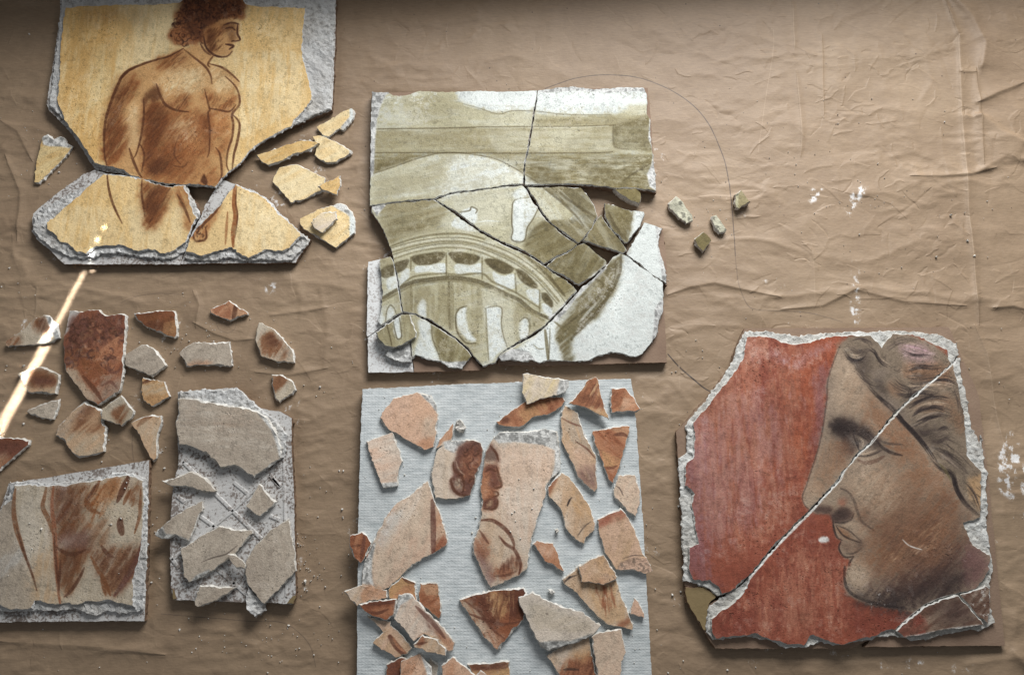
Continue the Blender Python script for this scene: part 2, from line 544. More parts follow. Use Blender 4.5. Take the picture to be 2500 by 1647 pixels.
def thing(name, label, cat, px, group=None, z=0.0):
    c = ray_at(px, 0.01).mean(0)
    o = bpy.data.objects.new(name, None); o.empty_display_size = 0.02
    COL.objects.link(o); o.location = (c[0], c[1], z)
    tag(o, label, cat, group)
    return o
def part(root, name, px, z0, z1, top, side, **kw):
    o = slab(name, px, z0, z1, top, side, origin=tuple(root.location), **kw)
    o.location = (0, 0, 0); o.parent = root
    return o
def grow(px, d):
    """an outline moved outwards by d photo pixels"""
    px = np.asarray(px); s = sum(px[i][0] * px[(i + 1) % len(px)][1] - px[(i + 1) % len(px)][0] * px[i][1] for i in range(len(px)))
    return px + normals(px) * (d if s > 0 else -d)
# ------------------------------------------------------------------ sheets of paint
S1 = Sheet((222, 222, 214)); S2 = Sheet((222, 222, 214))
def blank(name):
    im = bpy.data.images.new(name, CW, CH, alpha=True, float_buffer=False); im.alpha_mode = 'CHANNEL_PACKED'; return im
IM1, IM2 = blank('paint_lower'), blank('paint_upper')
M1, M2 = mat_paint('painted_plaster', IM1), mat_paint('painted_plaster_upper', IM2)
def put(im, s):
    im.pixels.foreach_set(np.concatenate([s.c, s.h[..., None]], 2).astype(np.float32).ravel()); im.update(); im.pack()

LW = 1.15
def ops(s, z, text):
    """one paint operation per line:  kind colour args | points"""
    s.z = z
    sd = [1]
    for ln in text.strip().splitlines():
        ln = ln.strip()
        if not ln: continue
        a, pts = ln.split('|'); a = a.split(); pts = P(pts)
        col = COLR[a[1]]; v = [float(x) for x in a[2:]]
        sd[0] += 1
        if a[0] == 'f': s.fill(pts, col, v[0], v[1] if len(v) > 1 else 0, v[2] if len(v) > 2 else None, v[3] if len(v) > 3 else 0.5, True)   # alpha feather angle k
        elif a[0] == 'F': s.fill(pts, col, v[0], 5 if len(v) > 1 and len(pts) > 3 and np.ptp(pts, axis=0).max() > 60 else 0, v[1] if len(v) > 1 else None, v[2] if len(v) > 2 else 0.5, False)
        elif a[0] == 'g': s.fill(pts, col, v[0], 0, None, 0, False, rag=v[1])
        elif a[0] == 'l': s.line(pts, v[0] * LW, col, v[1] if len(v) > 1 else 0.85, v[2] if len(v) > 2 else 0.6, v[3] if len(v) > 3 else 1.0)
        elif a[0] == 'h': s.hatch(pts, col, v[0], v[1], int(v[2]), v[3], v[4], v[5] if len(v) > 5 else 0.0, sd[0])   # alpha deg n length width curve
        elif a[0] == 'c': s.curls(pts, [col, tuple(int(x * 0.7) for x in col)], v[0], int(v[1]), v[2], v[3], sd[0])
        elif a[0] == 'r': s.rough(pts, col, 0, v[0] if v else 0.5)
        elif a[0] == 's': s.strands(pts, col, v[0], int(v[1]), v[2], v[3], sd[0])
        elif a[0] == 'k': s.speck(pts, col, v[0])
        elif a[0] == 'd': s.dust(pts, v[0], col)
COLR = dict(
    ochre=(228, 198, 144), ochred=(200, 152, 86), cream=(236, 218, 176), creamd=(224, 202, 152), gold=(206, 164, 100), honey=(218, 178, 112),
    flesh=(194, 148, 98), umber=(84, 48, 28), sienna=(134, 78, 42), sienl=(158, 102, 60), dark=(62, 40, 30), hair=(66, 36, 26), hairl=(140, 84, 50),
    white=(219, 225, 222), pale=(182, 177, 147), palew=(200, 198, 177), green=(142, 132, 100), greend=(120, 109, 73), olive=(102, 92, 62), greenk=(76, 66, 42),
    grey=(188, 176, 160), greyl=(202, 193, 179), greyd=(168, 155, 140), stone=(186, 172, 150),
    rust=(142, 88, 62), rustl=(182, 130, 98), rustd=(98, 60, 46), brick=(154, 92, 72), beige=(208, 188, 166), beigel=(220, 206, 190), pink=(214, 180, 156), salmon=(212, 174, 146), tan=(196, 164, 132), gold2=(194, 154, 110),
    maroon=(104, 68, 58), brown=(122, 78, 50), brownk=(88, 54, 38), plum=(110, 78, 76), ash=(196, 196, 192), chalk=(226, 226, 222),
    red=(146, 81, 62), redd=(122, 64, 52), redl=(180, 126, 102), redp=(136, 92, 94), mauve=(180, 148, 154), orange=(160, 86, 58),
    skin=(158, 140, 121), skinl=(182, 162, 140), skinb=(136, 96, 70), skind=(94, 68, 56), jaw=(68, 50, 46), smoke=(64, 54, 50), smokel=(124, 110, 98), ink=(44, 36, 35), hairg=(128, 113, 97))

# ================================================================== 1  ochre panel with a standing torso (upper left)
ZT, ZB, ZP = 0.007, 0.0098, 0.0122        # tile, plaster bed, painted coat
A_up_base = P('A 350 -22 1200 -28 1952 -20 1946 200 1932 560 1926 640 1800 690 1690 735 1620 768 1510 830 1430 888 1405 940 1335 990 1288 1035 1256 1088 1180 1080 1085 1075 975 1066 900 1050 820 1036 740 1026 690 1004 620 1000 555 985 522 945 488 885 420 785 350 705 285 645 270 605 300 420 325 250 345 100')
A_up_bed = P('A 356 -18 1200 -24 1944 -16 1936 200 1922 560 1918 630 1800 680 1690 730 1615 766 1505 828 1426 886 1400 938 1330 988 1284 1034 1252 1086 1085 1073 975 1064 850 1046 745 1016 715 988 640 978 548 962 512 900 452 812 380 710 320 640 282 615 292 520 305 420 330 250 350 100')
A_up_pt = P('A 380 42 362 100 352 250 346 420 331 520 337 610 370 695 450 800 505 885 545 950 640 968 715 990 745 1016 800 1030 850 1048 970 1066 1085 1074 1175 1078 1250 1088 1288 1035 1340 988 1400 943 1440 888 1510 828 1620 768 1684 738 1730 680 1815 580 1800 500 1775 410 1755 330 1758 180 1772 45 1500 36 1424 20 1405 -14 1070 -16 1040 14 900 25 600 30')
A_ll_base = P('A 548 984 620 1004 720 1022 815 1034 880 1056 1000 1086 1078 1074 1104 1130 1140 1180 1164 1245 1112 1312 1092 1390 1066 1468 1046 1534 375 1534 290 1454 215 1390 184 1340 192 1240 232 1200 380 1085 490 1006')
A_ll_bed = P('A 604 1008 700 1020 815 1034 900 1070 1000 1086 1078 1074 1110 1145 1140 1190 1156 1250 1110 1316 1088 1392 1062 1462 1000 1498 900 1502 800 1484 700 1468 590 1470 540 1500 420 1490 300 1440 215 1378 192 1335 200 1245 240 1205 290 1190 420 1120')
A_ll_pt = P('A 600 1008 700 1014 815 1032 900 1068 1000 1084 1076 1074 1100 1150 1122 1230 1140 1266 1110 1320 1085 1395 1040 1430 985 1470 930 1470 860 1445 800 1455 700 1425 560 1430 500 1475 435 1460 390 1410 345 1405 310 1355 270 1330 270 1290 400 1180 510 1080')
A_lr_base = P('A 1288 1040 1352 1062 1430 1094 1500 1124 1570 1170 1640 1254 1735 1342 1800 1390 1770 1440 1716 1524 1048 1530 1072 1464 1098 1384 1134 1312 1168 1250 1188 1190 1238 1110')
A_lr_bed = P('A 1362 1066 1430 1096 1500 1126 1570 1172 1640 1256 1736 1345 1794 1392 1764 1440 1690 1510 1400 1508 1320 1492 1230 1508 1100 1504 1070 1490 1080 1456 1104 1380 1150 1310 1280 1180 1340 1100')
A_lr_pt = P('A 1362 1066 1430 1096 1500 1126 1570 1172 1640 1256 1740 1345 1745 1370 1690 1430 1640 1460 1545 1450 1440 1500 1400 1490 1345 1435 1250 1460 1180 1490 1078 1460 1102 1376 1150 1310 1280 1180 1340 1100')

S1.z = ZP
for q in (A_up_pt, A_ll_pt, A_lr_pt):
    S1.fill(grow(q, 10), COLR['ochre'], 1)
LW = 1.4
ops(S1, ZP, '''
F gold 0.75 90 0.95 | A 330 20 700 20 660 500 640 940 500 920 330 600
F cream 0.55 90 0.9 | A 700 30 1100 30 1000 300 700 430
F honey 0.5 90 0.9 | A 1400 10 1800 30 1820 600 1500 840 1380 900
F cream 0.6 90 0.9 | A 1390 300 1740 300 1760 640 1400 800
F creamd 0.5 90 0.9 | A 560 250 720 300 640 560 420 700
f gold 0.5 20 90 0.7 | A 420 80 760 100 780 210 600 300 420 330
f umber 0.18 14 90 0.7 | A 500 60 820 90 860 130 700 110 520 130
f cream 0.45 16 90 0.7 | A 1550 180 1740 190 1730 260 1570 240
h cream 0.35 88 70 60 9 | A 340 60 1780 60 1800 560 1400 900 500 880 340 600
h gold 0.35 88 90 70 8 | A 340 60 1780 60 1800 560 1400 900 500 880 340 600
F honey 0.5 90 0.9 | A 280 1010 620 1010 800 1450 300 1450
F cream 0.5 90 0.9 | A 300 1200 1060 1200 1060 1480 300 1480
F cream 0.55 90 0.9 | A 1380 1080 1760 1340 1600 1470 1360 1430
h gold 0.3 85 50 60 8 | A 290 1200 600 1020 1060 1120 1060 1440 420 1450
h cream 0.4 85 60 60 9 | A 1370 1080 1740 1340 1600 1450 1360 1430
f flesh 0.85 3 | A 1060 285 900 350 780 385 700 450 640 600 605 760 608 950 640 985 760 1010 820 1040 1080 1075 1250 1085 1300 1020 1320 900 1350 780 1345 680 1380 610 1365 540 1385 480 1320 410 1210 370 1240 325 1150 260
f sienl 0.75 8 45 0.6 | A 820 640 930 600 1000 640 1090 660 1180 640 1215 780 1200 910 1270 1010 1250 1080 1090 1070 850 1040 830 900 840 780
f flesh 0.8 8 45 0.6 | A 826 1042 900 1088 1000 1102 1080 1080 1130 1260 1090 1330 1060 1200 1020 1130 960 1240 870 1340 840 1250
f sienna 0.85 10 60 0.7 | A 705 440 640 600 606 760 612 930 660 950 720 860 742 760 725 640 790 500 770 430
f sienna 0.7 8 45 0.7 | A 905 350 1050 290 1100 330 1030 400 940 400
f sienna 0.9 9 60 0.7 | A 840 620 920 595 970 690 940 800 880 900 845 1000 832 820
f sienna 0.85 10 45 0.7 | A 845 1000 900 890 1000 830 1120 760 1090 890 980 990 880 1030
f sienna 0.55 8 45 0.7 | A 980 560 1090 530 1090 640 1000 630
f sienna 0.65 8 45 0.7 | A 1185 520 1290 570 1370 530 1360 630 1270 645 1210 630
f sienna 0.7 7 75 0.7 | A 1160 720 1205 640 1235 780 1215 910 1160 890
f sienl 0.7 8 45 0.7 | A 1230 660 1340 680 1340 800 1300 900 1250 880
f sienna 0.8 9 60 0.7 | A 830 1060 1000 1110 960 1210 870 1340 842 1250
f sienna 0.7 7 120 0.7 | A 1020 1110 1075 1090 1120 1250 1095 1330 1040 1180
f umber 0.6 5 60 0.7 | A 850 985 930 920 1010 960 980 1010
f cream 0.55 10 45 0.6 | A 960 420 1150 400 1180 500 1060 520 960 500
f cream 0.6 10 45 0.6 | A 1000 720 1130 690 1150 800 1060 830 990 800
f cream 0.5 9 45 0.6 | A 1235 400 1330 440 1340 510 1240 520
f cream 0.45 8 75 0.6 | A 740 640 800 600 815 800 770 880 740 800
f umber 0.75 4 | A 832 570 905 500 942 560 910 590 860 580 845 620
f umber 0.5 12 60 0.6 | A 690 470 640 620 612 780 630 920 680 860 680 680 720 540
f umber 0.45 12 60 0.6 | A 845 660 920 640 920 760 870 880 850 960 840 800
f umber 0.4 12 45 0.6 | A 860 1000 960 900 1060 850 1040 930 940 1010
f flesh 0.5 12 45 0.6 | A 980 860 1100 820 1180 760 1190 1000 1100 1040 1000 1000
f umber 0.35 9 60 0.6 | A 840 1100 960 1110 900 1240 860 1280
f umber 0.5 12 60 0.6 | A 835 1070 960 1105 930 1220 870 1320 845 1240
f umber 0.35 12 60 0.6 | A 850 640 960 620 1010 760 960 900 860 1000
f sienna 0.5 12 60 0.6 | A 1000 680 1180 660 1190 860 1100 1020 980 1040
f umber 0.4 8 75 0.6 | A 1165 740 1205 660 1225 780 1210 900
h umber 0.35 55 150 20 2.5 | A 640 560 720 450 800 480 740 640 720 860 640 930 612 780
h umber 0.35 50 170 20 2.5 | A 840 630 980 620 1190 660 1200 900 1080 1050 860 1010
h umber 0.4 55 60 20 2.5 | A 840 1080 1000 1110 940 1240 860 1320
h cream 0.4 50 60 18 2.5 | A 930 420 1190 410 1190 520 980 560
h umber 0.4 58 60 26 3 | A 705 450 640 600 610 780 620 930 700 880 730 700
h umber 0.45 45 60 26 4 | A 840 640 930 600 970 700 900 860 850 980
h umber 0.4 45 40 24 4 | A 860 960 1100 800 1060 920 900 1010
h umber 0.4 45 26 22 3 | A 930 340 1060 290 1090 340 980 400
h umber 0.45 60 24 20 3 | A 1000 580 1090 560 1090 640 1010 630
h umber 0.45 60 26 20 3 | A 1200 560 1360 580 1340 640 1220 630
h cream 0.4 50 40 24 4 | A 900 420 1190 400 1190 540 960 560
h umber 0.45 55 34 26 4 | A 835 1080 990 1110 900 1280 850 1300
h sienna 0.5 45 60 24 4 | A 960 680 1190 660 1190 900 1080 1040 960 1000
l umber 5.5 0.9 | A 1062 282 980 328 900 350 800 385 720 430 680 500 640 600 612 700 603 800 605 900 618 960
l umber 6 0.9 | A 700 462 740 415 800 385
l umber 4.5 0.85 | A 618 1000 630 1100 660 1200 706 1296
l umber 4.5 0.85 | A 832 570 832 680 815 800 790 890 772 920
l umber 5 0.85 | A 748 862 770 930 800 1000 822 1032
l umber 5 0.85 | A 905 488 930 560 960 610 1020 640 1092 650
l umber 4 0.8 | A 812 840 835 900 820 1000
l umber 4.5 0.8 | A 1068 290 1130 340 1190 390 1220 440 1228 490
l umber 4 0.8 | A 1185 520 1205 600 1215 640 1205 660 1215 760 1212 880 1200 915
l umber 4 0.85 | A 1212 630 1270 640 1330 648 1368 610
l umber 4.5 0.85 | A 1215 372 1290 395 1350 440 1386 476
l umber 4.5 0.85 | A 1306 445 1360 498 1385 550 1386 610 1345 665 1352 720 1345 800 1320 880 1314 960 1330 1000
l umber 5 0.85 | A 1350 668 1388 720 1376 820 1356 900 1346 985
l umber 4.5 0.8 | A 1250 858 1275 900 1285 1010 1270 1050
l umber 3 0.6 | A 1022 820 1010 900 1050 960
l umber 3 0.6 | A 1000 960 1060 970 1090 940
f umber 0.9 1 | A 1182 1008 1166 1050 1196 1078 1205 1060 1196 1030
l umber 4 0.8 | A 1236 325 1205 372 1216 392
l umber 4 0.8 | A 822 1044 820 1120 838 1250
l umber 5 0.75 | A 1028 1130 1070 1210 1102 1290
l sienna 9 0.9 | A 1360 1072 1356 1180 1366 1250 1350 1350 1352 1432
l umber 3 0.7 | A 1372 1080 1366 1180 1376 1260 1362 1380
l sienna 5 0.6 | A 1318 1230 1312 1330 1306 1420
f sienl 0.8 5 60 0.5 | A 1150 1300 1280 1185 1256 1250 1196 1350 1190 1395 1120 1392 1115 1330
l umber 5 0.85 | A 1285 1180 1240 1240 1180 1300 1140 1350
l umber 4 0.85 | A 1115 1350 1130 1395 1160 1400 1195 1380 1190 1320
c umber 0.8 14 7 4 | A 1120 1320 1200 1310 1195 1400 1115 1395
f hairl 0.85 4 | A 1080 -10 1395 -10 1418 60 1412 112 1335 112 1290 150 1225 165 1195 245 1140 255 1050 268 985 232 982 180 1018 130 1008 80 1060 30
f hair 0.6 9 | A 1070 -10 1400 -10 1412 80 1330 105 1270 140 1200 160 1170 240 1110 200 1060 120
c hair 0.9 190 10 4 | A 1060 0 1400 0 1410 100 1320 110 1220 160 1190 240 1140 250 1050 262 990 225 1000 170
c hairl 0.75 110 9 3 | A 1080 0 1390 0 1400 90 1240 140 1180 230 1020 230
f flesh 0.9 3 | A 1192 170 1230 150 1300 112 1384 138 1380 200 1390 232 1352 258 1350 290 1330 322 1262 326 1212 300 1186 236
f sienl 0.8 6 45 0.5 | A 1192 170 1290 130 1290 210 1240 260 1262 320 1212 300 1186 236
f umber 0.55 5 45 0.6 | A 1290 140 1372 140 1360 190 1300 190
f umber 0.5 4 | A 1330 190 1370 205 1350 245 1326 240
h umber 0.5 45 40 16 4 | A 1196 180 1300 150 1310 240 1250 310 1200 270
l hair 4.5 0.9 | A 1180 215 1196 280 1250 325 1312 330 1346 300
l hair 4 0.9 | A 1378 140 1376 196 1390 234 1344 242
l hair 5 0.9 | A 1306 258 1352 268 1328 288
l hair 4 0.9 | A 1306 168 1340 162 1364 178
l hair 4.5 0.9 | A 1296 148 1340 134 1384 142
l hair 3 0.8 | A 1340 242 1356 236
f umber 0.7 4 45 0.5 | A 1192 180 1230 160 1250 230 1240 300 1205 280
h umber 0.6 60 30 14 4 | A 1200 180 1260 160 1270 300 1215 290
c hairl 0.7 26 10 3 | A 1080 10 1390 10 1400 60 1100 80
c hairl 0.7 20 9 3 | A 990 180 1060 120 1120 240 1010 250
l hair 4 0.7 | A 1160 255 1185 295 1220 322
''')
LW = 1.15
g = 'pieces of the broken ochre torso tile'
t = thing('fresco_piece', 'largest ochre fresco piece with brown painted male torso and curly head', 'fresco', A_up_base, g)
part(t, 'tile_backing', A_up_base, 0, ZT, M_TILE, M_TSIDE, jag=0.0004, rim=0.0005, grid=0.012, und=0.0001)
part(t, 'plaster_bed', A_up_bed, ZT, ZB, M_BED, M_BED, jag=0.0009, grid=0.0035, und=0.0009, undf=220)
part(t, 'painted_plaster', A_up_pt, ZB - 0.0008, ZP, M1, M_BED, jag=0.0005, rim=0.0014)
t = thing('fresco_piece', 'ochre fresco piece with forearm and thighs, lower left of the torso', 'fresco', A_ll_base, g)
part(t, 'tile_backing', A_ll_base, 0, ZT, M_TILE, M_TSIDE, jag=0.0004, rim=0.0005, grid=0.012, und=0.0001)
part(t, 'plaster_bed', A_ll_bed, ZT, ZB, M_BED, M_BED, jag=0.0011, grid=0.0030, und=0.0011, undf=220)
part(t, 'painted_plaster', A_ll_pt, ZB - 0.0008, ZP, M1, M_BED, jag=0.0008, rim=0.0016)
t = thing('fresco_piece', 'ochre fresco piece with small hand and upright brown line, lower right of the torso', 'fresco', A_lr_base, g)
part(t, 'tile_backing', A_lr_base, 0, ZT, M_TILE, M_TSIDE, jag=0.0004, rim=0.0005, grid=0.012, und=0.0001)
part(t, 'plaster_bed', A_lr_bed, ZT, ZB, M_BED, M_BED, jag=0.0011, grid=0.0030, und=0.0011, undf=220)
part(t, 'painted_plaster', A_lr_pt, ZB - 0.0008, ZP, M1, M_BED, jag=0.0008, rim=0.0016)

# a loose flake: one mesh, painted face and broken plaster sides
def flake(pts, z0, th, sheet, base, label, group, text='', cat='fragment', ang=None, streakc=None, name='fresco_fragment', side=None, **kw):
    px = P(pts)
    if z0 == 0 and name == 'fresco_fragment': th *= random.Random(pts).uniform(0.8, 1.25)
    z1 = z0 + th
    sheet.z = z1
    sheet.fill(grow(px, 3.5), COLR[base], 1)
    if ang is not None:
        sheet.fill(grow(px, 3.5), COLR[streakc or 'beigel'], 0.75, 0, ang, 0.95)
    if text: ops(sheet, z1, text)
    kw.setdefault('jag', 0.00065); kw.setdefault('rim', 0.0012); kw.setdefault('grid', 0.005)
    o = slab(name, px, z0, z1, M1 if sheet is S1 else M2, side or M_PLASTER, **kw)
    tag(o, label, cat, group)
    return o
g = 'loose ochre flakes of the torso fresco'
TH = 0.0045
flake('A 1835 735 1870 715 1960 660 2040 628 2055 640 2055 680 2025 720 1990 755 1970 745 1940 770 1905 795 1875 790 1850 760', 0, TH, S1, 'ochre', 'narrow ochre flake at the tile\'s right corner, topmost of the yellow flakes', g,
      'r chalk 0.8 | A 1975 740 2060 640 2060 690 1990 760', ang=30, streakc='cream')
flake('A 1815 790 1850 783 1950 820 2040 870 2035 890 1950 940 1900 945 1850 925 1825 900 1840 850', 0, TH, S1, 'cream', 'pointed cream-yellow flake lying partly under the long orange flake', g, ang=30, streakc='ochre')
flake('A 1485 895 1540 880 1640 845 1750 815 1835 820 1856 832 1800 868 1700 900 1600 945 1555 958 1515 935', 0.0035, TH, S2, 'honey', 'long orange-yellow sliver tilted over its pointed cream neighbour', g,
      'F gold 0.4 30 0.9 | A 1490 890 1830 815 1750 890 1540 950', ang=30, streakc='cream', tilt=(0.03, 0.02), flare=0.0012)
flake('A 1620 970 1715 950 1800 990 1890 1035 1880 1095 1780 1150 1685 1175 1640 1120 1580 1055 1600 1010', 0, TH, S1, 'cream', 'broad pale yellow flake with a tiny triangular chip on its right end', g, ang=30, streakc='ochre')
flake('A 1840 1080 1880 1060 1975 1018 1975 1075 1955 1130 1900 1110 1865 1100', 0.0058, 0.004, S2, 'ochre', 'small triangular yellow chip resting on the broad pale yellow flake', g, ang=30, streakc='gold', tilt=(-0.03, 0))
flake('A 1740 1265 1850 1210 1970 1175 2010 1190 2055 1260 2062 1320 2055 1350 1950 1438 1900 1410 1830 1370 1760 1330 1740 1300', 0, TH, S1, 'ochre', 'yellow flake with white crumbling corner carrying a small pale chip', g,
      'r chalk 0.8 | A 1925 1190 1975 1165 2030 1190 2075 1260 2060 1290 2010 1240 1960 1215', ang=45, streakc='cream')
flake('A 1800 1290 1860 1235 1950 1222 1955 1270 1900 1320 1870 1350 1830 1330', 0.0056, 0.004, S2, 'beigel', 'small pale chip lying on top of the yellow flake with white corner', g, ang=30, streakc='creamd')
flake('A 240 800 275 775 310 810 350 790 375 800 385 830 420 845 400 880 340 950 280 1010 225 1065 198 1060 205 960 225 880', 0, TH, S1, 'creamd', 'triangular yellow flake with crumbled white top, alone left of the torso tile', g,
      'r chalk 0.9 | A 240 790 275 765 310 800 370 780 430 840 400 860 350 850 290 850 250 840', ang=30, streakc='ochred')

